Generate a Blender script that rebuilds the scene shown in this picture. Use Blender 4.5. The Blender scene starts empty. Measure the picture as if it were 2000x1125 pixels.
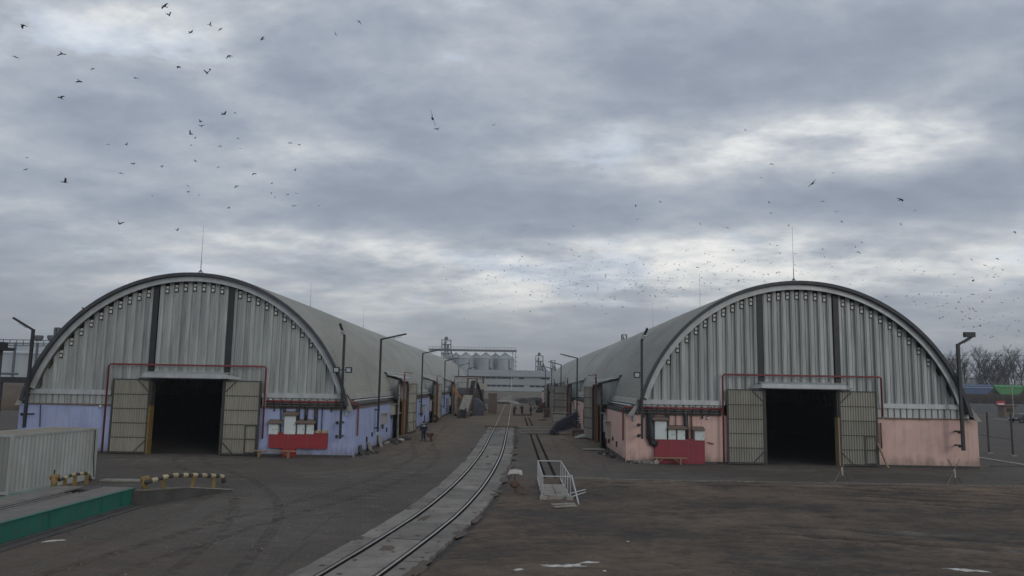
import bpy, bmesh, math, random
from mathutils import Vector, Matrix
random.seed(7)
R = math.radians
sc = bpy.context.scene
col = sc.collection

# ------------------------------------------------------------------ camera, sky, sun, exposure
CAM_H, PITCH, YAW, ROLL, FOC = 5.2, R(7.122), R(0.236), 0.0172, 1500.0
cd = bpy.data.cameras.new('camera'); cam = bpy.data.objects.new('camera', cd); col.objects.link(cam)
cd.sensor_width = 36; cd.lens = 27.0; cd.clip_start = 0.1; cd.clip_end = 20000
cam.matrix_world = Matrix.Translation((0, 0, CAM_H)) @ Matrix.Rotation(YAW, 4, 'Z') @ Matrix.Rotation(R(90) + PITCH, 4, 'X') @ Matrix.Rotation(ROLL, 4, 'Z')
sc.camera = cam

def ray(px, py):
    """direction through a point of the 2000x1125 photograph (measuring aid)"""
    u = px - 1000; v = 562.5 - py
    a = u*math.cos(ROLL) - v*math.sin(ROLL); b = u*math.sin(ROLL) + v*math.cos(ROLL)
    y = FOC*math.cos(PITCH) - b*math.sin(PITCH); z = FOC*math.sin(PITCH) + b*math.cos(PITCH)
    return Vector((a*math.cos(YAW) - y*math.sin(YAW), a*math.sin(YAW) + y*math.cos(YAW), z))
def gnd(px, py, z=0.0):
    r = ray(px, py); t = (z - CAM_H)/r.z; return Vector((r.x*t, r.y*t, z))
def at(px, py, Y):
    r = ray(px, py); t = Y/r.y; return Vector((r.x*t, Y, CAM_H + r.z*t))
def onx(px, py, X):
    r = ray(px, py); t = X/r.x; return Vector((X, r.y*t, CAM_H + r.z*t))

SUN_EL, SUN_AZ = R(17), R(145)          # low winter sun veiled by cloud, behind the camera to the right
world = bpy.data.worlds.new('World'); sc.world = world; world.use_nodes = True
def build_sky():
    nt = world.node_tree; N = nt.nodes; L = nt.links; N.clear()
    out = N.new('ShaderNodeOutputWorld')
    tc = N.new('ShaderNodeTexCoord')
    sep = N.new('ShaderNodeSeparateXYZ'); L.new(tc.outputs['Generated'], sep.inputs[0])
    def M(op, a, b=None, c=None):
        n = N.new('ShaderNodeMath'); n.operation = op
        for i, v in enumerate((a, b, c)):
            if v is None: continue
            if isinstance(v, (int, float)): n.inputs[i].default_value = v
            else: L.new(v, n.inputs[i])
        return n.outputs[0]
    zc = M('MAXIMUM', sep.outputs[2], 0.0)
    den = M('ADD', zc, 0.2)
    comb = N.new('ShaderNodeCombineXYZ')
    L.new(M('DIVIDE', sep.outputs[0], den), comb.inputs[0]); L.new(M('DIVIDE', sep.outputs[1], den), comb.inputs[1])
    def noise(scale, detail, rough, dist, off, sx=1.0):
        mp = N.new('ShaderNodeMapping'); L.new(comb.outputs[0], mp.inputs[0])
        mp.inputs['Location'].default_value = off; mp.inputs['Scale'].default_value = (sx, 1, 1)
        mp.inputs['Rotation'].default_value = (0, 0, R(12))
        n = N.new('ShaderNodeTexNoise'); L.new(mp.outputs[0], n.inputs['Vector'])
        n.inputs['Scale'].default_value = scale; n.inputs['Detail'].default_value = detail
        n.inputs['Roughness'].default_value = rough; n.inputs['Distortion'].default_value = dist
        return n.outputs['Fac']
    n1 = noise(0.95, 3, .5, .4, (3.1, 7.7, 1.0))
    n2 = noise(2.9, 9, .60, .15, (8.3, 2.2, 5.0), .8)
    n3 = noise(8.5, 7, .62, .1, (1.7, 5.2, 2.0), .8)
    # bright breaks in the cloud deck, each a soft patch in one direction of the sky
    nrm = N.new('ShaderNodeVectorMath'); nrm.operation = 'NORMALIZE'; L.new(tc.outputs['Generated'], nrm.inputs[0])
    def patch(px, py, wx, wy, amp):
        d = ray(px, py).normalized(); az = math.atan2(d.x, d.y); el = math.asin(d.z)
        a = M('ARCTAN2', sep.outputs[0], sep.outputs[1])
        e = M('ARCSINE', sep.outputs[2])
        da = M('DIVIDE', M('SUBTRACT', a, az), wx); de = M('DIVIDE', M('SUBTRACT', e, el), wy)
        q = M('ADD', M('MULTIPLY', da, da), M('MULTIPLY', de, de))
        return M('MULTIPLY', M('EXPONENT', M('MULTIPLY', q, -1.0)), amp)
    v = M('ADD', M('MULTIPLY', n1, .36), M('ADD', M('MULTIPLY', n2, .44), M('MULTIPLY', n3, .20)))
    v = M('ADD', M('MULTIPLY', M('SUBTRACT', v, .5), 1.4), .488)
    wob = M('ADD', M('MULTIPLY', n2, 2.6), -.3)          # ragged patches
    for p in PATCHES: v = M('ADD', v, M('MULTIPLY', patch(*p), wob))
    rmp = N.new('ShaderNodeValToRGB'); L.new(v, rmp.inputs[0])
    cr = rmp.color_ramp; cr.interpolation = 'B_SPLINE'
    for i, (pos, c) in enumerate(RAMP):
        e = cr.elements[i] if i < 2 else cr.elements.new(pos)
        e.position = pos; e.color = (*c, 1)
    n4 = noise(2.2, 4, .5, .1, (4.4, 9.1, 7.0))          # thin places where pale blue shows
    gap = M('MULTIPLY', M('MINIMUM', M('MAXIMUM', M('MULTIPLY', M('SUBTRACT', n4, .56), 9.0), 0.0), 1.0), M('MINIMUM', M('MAXIMUM', M('MULTIPLY', M('SUBTRACT', v, .5), 5.0), 0.0), .22))
    mg = N.new('ShaderNodeMix'); mg.data_type = 'RGBA'; L.new(gap, mg.inputs[0]); L.new(rmp.outputs[0], mg.inputs[6]); mg.inputs[7].default_value = (.50, .64, .86, 1)
    # thick grey air at the horizon, faintly warm
    hz = M('POWER', M('SUBTRACT', 1.0, M('MINIMUM', M('MULTIPLY', zc, 5.5), 1.0)), 1.6)
    mx = N.new('ShaderNodeMix'); mx.data_type = 'RGBA'; L.new(M('MULTIPLY', hz, .6), mx.inputs[0])
    L.new(mg.outputs[2], mx.inputs[6]); mx.inputs[7].default_value = (.435, .435, .435, 1)
    sky = N.new('ShaderNodeTexSky'); sky.sky_type = 'NISHITA'; sky.sun_disc = False
    sky.sun_elevation = SUN_EL; sky.sun_rotation = SUN_AZ
    b1 = N.new('ShaderNodeBackground'); L.new(sky.outputs[0], b1.inputs[0]); b1.inputs[1].default_value = .07
    b2 = N.new('ShaderNodeBackground'); L.new(mx.outputs[2], b2.inputs[0]); b2.inputs[1].default_value = SKY_GAIN
    ms = N.new('ShaderNodeMixShader'); ms.inputs[0].default_value = .95   # cloud cover
    L.new(b1.outputs[0], ms.inputs[1]); L.new(b2.outputs[0], ms.inputs[2]); L.new(ms.outputs[0], out.inputs[0])
SKY_GAIN = 1.3
#          px    py   width  height amount
PATCHES = [(1590, 258, .15, .03, .20), (1740, 300, .12, .03, .10), (1230, 560, .30, .03, .24), (1130, 500, .22, .02, .10), (610, 465, .10, .018, .14), (860, 500, .16, .018, .10), (380, 40, .10, .05, .10), (240, 85, .14, .03, .12), (120, 20, .1, .02, .08), (1480, 475, .14, .022, .14), (1800, 525, .22, .02, .16), (640, 290, .12, .02, .07),
           (1000, 400, .38, .035, -.16), (1850, 380, .26, .035, -.16), (110, 240, .16, .05, -.10), (1450, 110, .40, .07, -.10), (450, 420, .2, .025, -.07), (900, 640, .5, .035, -.05)]
RAMP = [(.30, (.215, .25, .315)), (.82, (.97, .95, .90)), (.42, (.295, .332, .395)), (.53, (.405, .438, .485)), (.64, (.585, .605, .622))]
build_sky()
sd = bpy.data.lights.new('sun', 'SUN'); sun = bpy.data.objects.new('sun', sd); col.objects.link(sun)
sd.energy = 0.6; sd.angle = R(22); sd.color = (1, .95, .88)
sun.rotation_euler = (R(90) - SUN_EL, 0, R(180) - SUN_AZ)
sc.view_settings.view_transform = 'Standard'; sc.view_settings.look = 'None'
sc.view_settings.exposure = 0.0; sc.view_settings.gamma = 1.0; sc.view_settings.use_curve_mapping = False

# ------------------------------------------------------------------ materials
def mat(name, c1, c2=None, rough=.7, metal=0.0, scale=1.5, stretch=(1, 1, 1), streak=None, bump=0.0, bscale=30.0, spec=.5, grime=None, local=False, rnd=0.0, splash=None):
    m = bpy.data.materials.new(name); m.use_nodes = True
    nt = m.node_tree; N = nt.nodes; L = nt.links
    b = N['Principled BSDF']; b.inputs['Roughness'].default_value = rough; b.inputs['Metallic'].default_value = metal
    b.inputs['Specular IOR Level'].default_value = spec
    if local:
        tcn = N.new('ShaderNodeTexCoord'); P = tcn.outputs['Object']
    else:
        geo = N.new('ShaderNodeNewGeometry'); P = geo.outputs['Position']
    def noise(sc_, st=(1, 1, 1), det=5, ro=.6):
        mp = N.new('ShaderNodeMapping'); L.new(P, mp.inputs[0]); mp.inputs['Scale'].default_value = st
        n = N.new('ShaderNodeTexNoise'); L.new(mp.outputs[0], n.inputs['Vector'])
        n.inputs['Scale'].default_value = sc_; n.inputs['Detail'].default_value = det; n.inputs['Roughness'].default_value = ro
        return n.outputs['Fac']
    def ramp(f, a, b_):
        r = N.new('ShaderNodeMapRange'); L.new(f, r.inputs[0]); r.inputs[1].default_value = a; r.inputs[2].default_value = b_
        return r.outputs[0]
    def mix(f, a, b_):
        x = N.new('ShaderNodeMix'); x.data_type = 'RGBA'; L.new(f, x.inputs[0])
        for k, v in ((6, a), (7, b_)):
            if isinstance(v, tuple): x.inputs[k].default_value = (*v, 1)
            else: L.new(v, x.inputs[k])
        return x.outputs[2]
    if c2 is None: c2 = tuple(x*.75 for x in c1)
    c = mix(ramp(noise(scale, stretch), .32, .68), c1, c2)
    if streak:                               # (colour, amount): run-off streaks
        s = N.new('ShaderNodeMath'); s.operation = 'MULTIPLY'; L.new(ramp(noise(6, (1, 1, .06), 4), .5, .8), s.inputs[0]); s.inputs[1].default_value = streak[1]
        c = mix(s.outputs[0], c, streak[0])
    if grime:                                # (colour, amount, scale): blotches
        s = N.new('ShaderNodeMath'); s.operation = 'MULTIPLY'; L.new(ramp(noise(grime[2], (1, 1, 1), 6, .7), .52, .72), s.inputs[0]); s.inputs[1].default_value = grime[1]
        c = mix(s.outputs[0], c, grime[0])
    if splash:                               # mud thrown up from the ground and damp patches
        sp = N.new('ShaderNodeSeparateXYZ'); L.new(P, sp.inputs[0])
        nz_ = noise(1.7, (1, 1, .5), 6, .7); ad = N.new('ShaderNodeMath'); ad.operation = 'MULTIPLY_ADD'; L.new(nz_, ad.inputs[0]); ad.inputs[1].default_value = 2.6; ad.inputs[2].default_value = -1.0
        sb = N.new('ShaderNodeMath'); sb.operation = 'SUBTRACT'; L.new(ad.outputs[0], sb.inputs[0]); L.new(sp.outputs[2], sb.inputs[1])
        ml = N.new('ShaderNodeMath'); ml.operation = 'MULTIPLY'; L.new(ramp(sb.outputs[0], -.45, .55), ml.inputs[0]); ml.inputs[1].default_value = splash[1]
        c = mix(ml.outputs[0], c, splash[0])
    if rnd:                                  # each piece its own shade
        oi = N.new('ShaderNodeObjectInfo'); r_ = N.new('ShaderNodeMapRange'); L.new(oi.outputs['Random'], r_.inputs[0]); r_.inputs[3].default_value = 1 - rnd; r_.inputs[4].default_value = 1 + rnd
        vm = N.new('ShaderNodeVectorMath'); vm.operation = 'SCALE'; L.new(c, vm.inputs[0]); L.new(r_.outputs[0], vm.inputs['Scale']); c = vm.outputs[0]
    L.new(c, b.inputs['Base Color'])
    if bump:
        bp = N.new('ShaderNodeBump'); L.new(noise(bscale, (1, 1, 1), 4), bp.inputs['Height']); bp.inputs['Strength'].default_value = bump; bp.inputs['Distance'].default_value = .03
        L.new(bp.outputs[0], b.inputs['Normal'])
    m['_'] = 1
    return m
DIRT = (.07, .055, .04)
M = dict(
    galv=mat('galvanized_cladding', (.47, .49, .475), (.33, .35, .34), .5, .2, 2.2, (1, 1, .12), ((.22, .22, .205), .9), rnd=.13),
    trim=mat('galvanized_trim', (.52, .55, .56), (.40, .42, .42), .45, .25, 1.2, (1, 1, 1), ((.3, .29, .27), .5)),
    roof=mat('weathered_roof_sheet', (.34, .34, .305), (.26, .26, .232), .7, .0, .35, (1, .3, 1), ((.2, .195, .17), .4)),
    eave=mat('dull_eave_sheet', (.34, .335, .30), (.27, .265, .235), .7, 0, .8),
    plate=mat('pale_end_plate', (.72, .73, .71), (.6, .61, .59), .5, 0, 8),
    soffit=mat('dark_edge_sheet', (.06, .065, .075), (.04, .042, .05), .6),
    steel=mat('dark_painted_steel', (.028, .029, .033), (.018, .018, .02), .5),
    frame=mat('gate_frame_steel', (.06, .06, .055), (.04, .038, .035), .6, grime=((.08, .045, .03), .6, 3)),
    sheet=mat('corrugated_gate_sheet', (.35, .337, .285), (.26, .248, .205), .6, .05, 1.0, (1, 1, .3), ((.20, .175, .135), .6), rnd=.1),
    blue=mat('blue_painted_wall', (.40, .465, .70), (.335, .39, .60), .75, 0, .9, (1, 1, 1), ((.20, .205, .29), .6), .12, 25, .3, ((.50, .51, .60), .5, 1.1), splash=((.15, .13, .12), .85)),
    pink=mat('salmon_painted_wall', (.70, .475, .41), (.59, .395, .345), .75, 0, .9, (1, 1, 1), ((.34, .23, .20), .6), .12, 25, .3, ((.68, .55, .50), .5, 1.1), splash=((.19, .15, .125), .85)),
    red=mat('red_board_paint', (.31, .028, .033), (.25, .022, .028), .55, grime=((.25, .03, .03), .5, 3)),
    crim=mat('crimson_board_paint', (.27, .03, .045), (.22, .026, .04), .55, grime=((.2, .03, .04), .5, 3)),
    rpipe=mat('red_oxide_pipe_paint', (.22, .035, .04), (.15, .03, .03), .5),
    white=mat('white_cabinet_paint', (.66, .72, .70), (.56, .61, .59), .5, 0, 2, streak=((.42, .40, .36), .4)),
    brown=mat('weathered_brown_board', (.20, .15, .115), (.14, .10, .08), .8, 0, 6),
    yellow=mat('yellow_paint', (.28, .185, .055), (.18, .115, .04), .6, grime=((.16, .09, .04), .8, 7), scale=4),
    palew=mat('faded_cream_paint', (.47, .40, .23), (.36, .30, .17), .65, scale=5, grime=((.14, .11, .08), .8, 5)),
    black=mat('black_paint', (.02, .02, .022), (.03, .028, .026), .7, spec=.2),
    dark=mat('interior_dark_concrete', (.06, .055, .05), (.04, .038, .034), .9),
    concrete=mat('worn_track_concrete', (.235, .215, .186), (.155, .14, .12), .85, 0, .8, bump=.45, bscale=14, grime=((.095, .075, .06), .9, 1.3), rnd=.2),
    cdark=mat('dirty_dark_concrete', (.085, .08, .074), (.052, .049, .045), .9, 0, 1.5, bump=.4, bscale=10, grime=((.045, .042, .04), .8, 2)),
    clight=mat('pale_kerb_concrete', (.33, .315, .28), (.22, .21, .185), .85, 0, 3, bump=.3, bscale=12, grime=((.11, .09, .075), .85, 2), rnd=.15),
    rail=mat('rusty_rail_side', (.045, .033, .027), (.03, .023, .02), .9, spec=.1),
    railtop=mat('worn_rail_head', (.50, .48, .45), (.36, .34, .32), .3, .85, 3),
    groove=mat('mud_filled_groove', (.032, .027, .023), (.022, .02, .018), 1.0, spec=0.0),
    faded=mat('faded_black_paint', (.055, .05, .045), (.035, .032, .03), .7, 0, 5, grime=((.12, .10, .07), .7, 6)),
    clod=mat('mud_clod', (.115, .09, .07), (.085, .068, .054), .95, 0, 1.2),
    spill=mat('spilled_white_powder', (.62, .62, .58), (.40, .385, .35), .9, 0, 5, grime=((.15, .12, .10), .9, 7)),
    kerbm=mat('dirty_kerb', (.22, .205, .175), (.14, .128, .11), .9, 0, 3, bump=.3, bscale=12, grime=((.075, .062, .05), .85, 1.5), rnd=.15),
    green=mat('teal_girder_paint', (.018, .155, .11), (.015, .12, .088), .5, 0, 1.5, grime=((.085, .07, .05), .6, 2.5), streak=((.04, .075, .055), .8)),
    deck=mat('dirty_steel_deck', (.185, .165, .14), (.12, .105, .09), .7, 0, 1.6, bump=.25, bscale=30),
    cont=mat('pale_container_paint', (.40, .425, .405), (.31, .33, .31), .6, .05, 1.2, (1, 1, .4), ((.30, .27, .22), .8), grime=((.33, .31, .27), .6, 1.5)),
    conttop=mat('dusty_container_roof', (.33, .29, .235), (.26, .225, .18), .8, 0, 1.2),
    contend=mat('dark_container_end', (.26, .27, .25), (.19, .195, .18), .7, 0, 1.2, (1, 1, .4), ((.12, .12, .11), .6)),  # end panel in a darker tone of the container paint
    tube=mat('white_tube_paint', (.46, .47, .47), (.34, .34, .32), .45, 0, 3),
    plank=mat('grey_weathered_plank', (.30, .28, .24), (.20, .185, .16), .85, 0, 2.0, (1, .15, 1), bump=.3, bscale=20),
    wood=mat('raw_timber', (.34, .25, .155), (.24, .17, .10), .8, 0, 4),
    rust=mat('rusty_steel', (.14, .07, .045), (.075, .045, .034), .8, 0, 5, bump=.2),
    orange=mat('orange_chute_paint', (.48, .17, .045), (.34, .12, .04), .6, 0, 3),
    warehouse=mat('pale_blue_grey_panel', (.37, .395, .41), (.32, .345, .36), .7, 0, .08),
    wroof=mat('grey_sheet_roof', (.21, .225, .225), (.17, .18, .18), .7, 0, .1),
    wglass=mat('dark_strip_window', (.025, .03, .036), (.04, .045, .05), .15),
    silo=mat('galvanized_silo', (.40, .435, .45), (.31, .34, .36), .5, .2, .15, (1, 1, .3), ((.24, .26, .27), .5)),
    lattice=mat('grey_lattice_steel', (.13, .145, .16), (.10, .11, .12), .7),
    bark=mat('grey_bark', (.075, .063, .052), (.05, .042, .036), .9),
    twig=mat('bare_twigs', (.048, .039, .032), (.036, .03, .025), .9),
    brush=mat('brown_winter_brush', (.085, .062, .046), (.06, .045, .034), .95),
    soil=mat('brown_soil_heap', (.13, .10, .075), (.085, .066, .05), .95, 0, .5, bump=.5, bscale=2),
    wagblue=mat('blue_wagon_paint', (.04, .095, .22), (.04, .08, .17), .5, 0, .4, streak=((.07, .07, .10), .6)),
    waggreen=mat('green_wagon_paint', (.035, .26, .06), (.04, .20, .06), .5, 0, .4, streak=((.08, .10, .05), .5)),
    bird=mat('dark_feather', (.016, .016, .02), (.022, .022, .026), .8, local=True),
    navy=mat('navy_work_cloth', (.014, .022, .055), (.01, .015, .04), .9, 0, 9, local=True),
    cloth=mat('black_work_cloth', (.018, .018, .02), (.03, .028, .028), .9, 0, 9, local=True),
    skin=mat('skin', (.42, .25, .18), (.36, .21, .15), .6, local=True),
    reflect=mat('reflective_tape', (.75, .76, .74), (.66, .66, .64), .35, local=True),
    boot=mat('black_boot', (.012, .012, .012), (.02, .018, .016), .5, local=True),
    brick=mat('dark_grey_block', (.085, .083, .08), (.06, .058, .056), .9, 0, 2, bump=.3, bscale=12),
    sackw=mat('pale_woven_sack', (.45, .44, .41), (.34, .33, .30), .8, 0, 6, bump=.3),
    stone=mat('grey_rubble', (.22, .205, .185), (.12, .11, .10), .9, 0, 5, bump=.4),
    bin=mat('blue_grey_bin', (.10, .11, .135), (.075, .08, .10), .6, 0, 2),
    sheetdark=mat('dark_folded_sheet', (.085, .09, .115), (.05, .052, .07), .5, .1, 2, rnd=.35),
    tyre=mat('tyre_rubber', (.02, .02, .02), (.026, .025, .024), .85),
    carp=mat('dark_car_paint', (.02, .024, .03), (.02, .022, .028), .25),
    glass=mat('tinted_glass', (.03, .035, .04), (.03, .035, .04), .08),
    lamp=mat('unlit_lamp_glass', (.62, .64, .66), (.55, .57, .6), .3, local=True),
    signred=mat('red_sign_face', (.40, .03, .03), (.36, .03, .03), .5),
    signw=mat('weathered_white_plate', (.44, .415, .365), (.32, .295, .25), .6, 0, 6, grime=((.2, .15, .11), .6, 4)),
    tank=mat('pale_tank_paint', (.44, .475, .50), (.39, .42, .445), .65, 0, .12, streak=((.30, .32, .33), .4)),
)
def water():
    m = bpy.data.materials.new('puddle_water'); m.use_nodes = True; b = m.node_tree.nodes['Principled BSDF']
    b.inputs['Base Color'].default_value = (.02, .018, .015, 1); b.inputs['Roughness'].default_value = .03; b.inputs['IOR'].default_value = 1.33
    return m
M['water'] = water()

def ground_mat(name, ca, cb, cw, brick=None, wet=.0, streakrot=25, bumps=.5, k=(.5, .72, .75), dust_sheen=(), hollow=None, rough2=False):
    """earth / paving: broad patches, dragged streaks, wet shine where it is dark; optional small pavers"""
    m = bpy.data.materials.new(name); m.use_nodes = True; nt = m.node_tree; N = nt.nodes; L = nt.links
    b = N['Principled BSDF']; geo = N.new('ShaderNodeNewGeometry'); P = geo.outputs['Position']
    def noise(s, st=(1, 1, 1), rot=0, det=6, ro=.6, off=(0, 0, 0)):
        mp = N.new('ShaderNodeMapping'); L.new(P, mp.inputs[0]); mp.inputs['Scale'].default_value = st; mp.inputs['Rotation'].default_value = (0, 0, R(rot)); mp.inputs['Location'].default_value = off
        n = N.new('ShaderNodeTexNoise'); L.new(mp.outputs[0], n.inputs['Vector']); n.inputs['Scale'].default_value = s; n.inputs['Detail'].default_value = det; n.inputs['Roughness'].default_value = ro
        return n.outputs['Fac']
    def rng(f, a, b_, lo=0, hi=1):
        r = N.new('ShaderNodeMapRange'); L.new(f, r.inputs[0])
        for i, v in enumerate((a, b_, lo, hi)): r.inputs[i+1].default_value = v
        return r.outputs[0]
    def mix(f, a, b_):
        x = N.new('ShaderNodeMix'); x.data_type = 'RGBA'
        if isinstance(f, float): x.inputs[0].default_value = f
        else: L.new(f, x.inputs[0])
        for k, v in ((6, a), (7, b_)):
            if isinstance(v, tuple): x.inputs[k].default_value = (*v, 1)
            else: L.new(v, x.inputs[k])
        return x.outputs[2]
    big = noise(.16, det=4); mid = noise(.9, (1, 2.2, 1), streakrot, 7, .65); fine = noise(9, det=4, ro=.7)
    c = mix(rng(big, .38, .62), ca, cb)
    c = mix(rng(mid, k[0], k[1], 0, k[2]), c, cw)
    sw = noise(1.4, (1, .18, 1), streakrot - 62, 6, .6, (3, 1, 0)); c = mix(rng(sw, .52, .72, 0, .45), c, tuple(x*.6 for x in ca))
    darker = tuple(x*.55 for x in ca); lighter = tuple(min(1, x*1.5) for x in cb)
    if rough2:                               # churned: dark smears and dry scuffs at hand-width scale
        c = mix(rng(noise(2.6, (1, 2.6, 1), streakrot, 7, .7, (6, 2, 0)), .47, .60, 0, .85), c, tuple(x*.42 for x in ca))
        c = mix(rng(noise(3.2, (1, 2.0, 1), streakrot + 20, 7, .7, (1, 9, 0)), .56, .70, 0, .8), c, tuple(x*1.55 for x in ca))
    c = mix(rng(fine, .35, .5, .55, 0), c, darker)
    c = mix(rng(noise(26, det=3, ro=.7), .58, .75, 0, .5), c, lighter)
    if brick:
        c = mix(rng(noise(.55, (1, 1, 1), 0, 6, .7, (9, 4, 0)), .56, .68, 0, .55), c, tuple(x*.5 for x in ca))
        c = mix(rng(noise(.4, (1, 2.2, 1), 40, 6, .7, (2, 8, 0)), .56, .70, 0, .55), c, tuple(x*1.55 for x in ca))
        vo = N.new('ShaderNodeTexVoronoi'); vo.feature = 'DISTANCE_TO_EDGE'; mpv = N.new('ShaderNodeMapping'); L.new(P, mpv.inputs[0]); mpv.inputs['Scale'].default_value = (.16, .22, .2); L.new(mpv.outputs[0], vo.inputs['Vector']); vo.inputs['Scale'].default_value = 1
        c = mix(rng(vo.outputs['Distance'], .0, .014, .55, 0), c, tuple(x*.4 for x in ca))
    if dust_sheen:
        sp = N.new('ShaderNodeSeparateXYZ'); L.new(P, sp.inputs[0])
        def mth(op, a, b_=None):
            n = N.new('ShaderNodeMath'); n.operation = op
            for i_, v_ in enumerate((a, b_)):
                if v_ is None: continue
                if isinstance(v_, (int, float)): n.inputs[i_].default_value = v_
                else: L.new(v_, n.inputs[i_])
            return n.outputs[0]
        for (dc, x0, y0, rx, ry, am) in dust_sheen:    # tracked-in dusty earth on the paving; on mud also pale wet sheen painted in
            ex = mth('DIVIDE', mth('SUBTRACT', sp.outputs[0], x0), rx); ey = mth('DIVIDE', mth('SUBTRACT', sp.outputs[1], y0), ry)
            g_ = mth('EXPONENT', mth('MULTIPLY', mth('ADD', mth('MULTIPLY', ex, ex), mth('MULTIPLY', ey, ey)), -1.0))
            nf = rng(noise(.8, (1, 1.6, 1), 20, 6, .65, (x0, y0, 0)), .38, .62)
            c = mix(mth('MULTIPLY', mth('MULTIPLY', g_, nf), am), c, dc)
    if brick:
        mp = N.new('ShaderNodeMapping'); L.new(P, mp.inputs[0]); mp.inputs['Rotation'].default_value = (0, 0, R(brick))
        bt = N.new('ShaderNodeTexBrick'); L.new(mp.outputs[0], bt.inputs['Vector']); bt.inputs['Scale'].default_value = 1
        bt.inputs['Brick Width'].default_value = .26; bt.inputs['Row Height'].default_value = .16; bt.inputs['Mortar Size'].default_value = .018; bt.inputs['Mortar Smooth'].default_value = .3
        bt.inputs['Color1'].default_value = (1.12, 1.12, 1.12, 1); bt.inputs['Color2'].default_value = (.9, .9, .9, 1); bt.inputs['Mortar'].default_value = (.5, .5, .5, 1)
        mu = N.new('ShaderNodeMix'); mu.data_type = 'RGBA'; mu.blend_type = 'MULTIPLY'
        L.new(rng(noise(.35, det=5, off=(5, 3, 0)), .35, .65, .0, .8), mu.inputs[0])
        L.new(c, mu.inputs[6]); L.new(bt.outputs['Color'], mu.inputs[7]); c = mu.outputs[2]
    w = rng(mid, .52, .68)
    if hollow:                               # relief shading painted by height: wet low spots darker, dry crests paler
        sp = N.new('ShaderNodeSeparateXYZ'); L.new(P, sp.inputs[0])
        w = rng(sp.outputs[2], hollow[1], hollow[0]); c = mix(w, c, tuple(x*.62 for x in cw)); c = mix(rng(sp.outputs[2], hollow[1], hollow[2], 0, .8), c, tuple(x*1.45 for x in ca))
    L.new(c, b.inputs['Base Color'])
    ro = N.new('ShaderNodeMapRange'); L.new(w, ro.inputs[0]); ro.inputs[3].default_value = .92; ro.inputs[4].default_value = .92 - wet
    L.new(ro.outputs[0], b.inputs['Roughness']); b.inputs['Specular IOR Level'].default_value = .3
    bp = N.new('ShaderNodeBump'); L.new(fine, bp.inputs['Height']); bp.inputs['Strength'].default_value = bumps; bp.inputs['Distance'].default_value = .06
    bp2 = N.new('ShaderNodeBump'); L.new(mid, bp2.inputs['Height']); bp2.inputs['Strength'].default_value = bumps; bp2.inputs['Distance'].default_value = .15; L.new(bp.outputs[0], bp2.inputs['Normal'])
    L.new(bp2.outputs[0], b.inputs['Normal'])
    return m
M['earth'] = ground_mat('dark_earth', (.105, .09, .075), (.085, .075, .065), (.06, .05, .042))
M['pave'] = ground_mat('grimy_paving', (.122, .109, .094), (.09, .076, .063), (.10, .073, .052), brick=28, wet=.15, bumps=.4, k=(.47, .68, .8), dust_sheen=[((.24, .21, .175), -22.5, 50.5, 5.5, 2.6, .8), ((.20, .175, .145), 19.8, 51.0, 5.5, 1.8, .6), ((.25, .175, .105), -8.2, 78, 4.2, 22, 1.0), ((.22, .16, .10), 4.6, 78, 3.8, 18, 1.0), ((.05, .046, .042), -6.5, 38, 2.2, 12, .6), ((.15, .135, .115), -10, 30, 2.6, 5, .6), ((.17, .125, .085), 5, 60, 3, 5, .6), ((.06, .055, .05), 14, 47.5, 8, 1.2, .7), ((.16, .13, .10), -19, 46, 4, 2, .5), ((.13, .09, .066), -14, 22, 5, 4, .8), ((.062, .055, .05), -12, 40, 7, 2.2, .6)])
M['mud'] = ground_mat('wet_mud', (.15, .112, .082), (.085, .067, .054), (.038, .032, .029), wet=.34, streakrot=-14, bumps=1.0, k=(.46, .66, .7), hollow=(.035, .105, .22), rough2=True, dust_sheen=[((.26, .26, .25), 17.6, 25.6, 3.2, .35, .9), ((.2, .195, .185), 14, 28.5, 4, .5, .6), ((.17, .135, .10), 7, 31, 4, 1.6, .7), ((.20, .165, .125), 9, 24, 3, 1, .6), ((.035, .033, .034), 14, 33.5, 5, 1.6, .8), ((.04, .036, .034), 3, 28, 4, 1.5, .7), ((.035, .03, .028), 16, 22.5, 6, 1.0, .7), ((.18, .175, .165), 6.8, 41.2, 1.6, .5, .8)])  # pale grey streaks at right paint wet sheen into the mud colour
M['lane'] = ground_mat('muddy_lane', (.175, .13, .088), (.125, .095, .068), (.09, .067, .048), wet=.1, streakrot=80)

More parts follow.
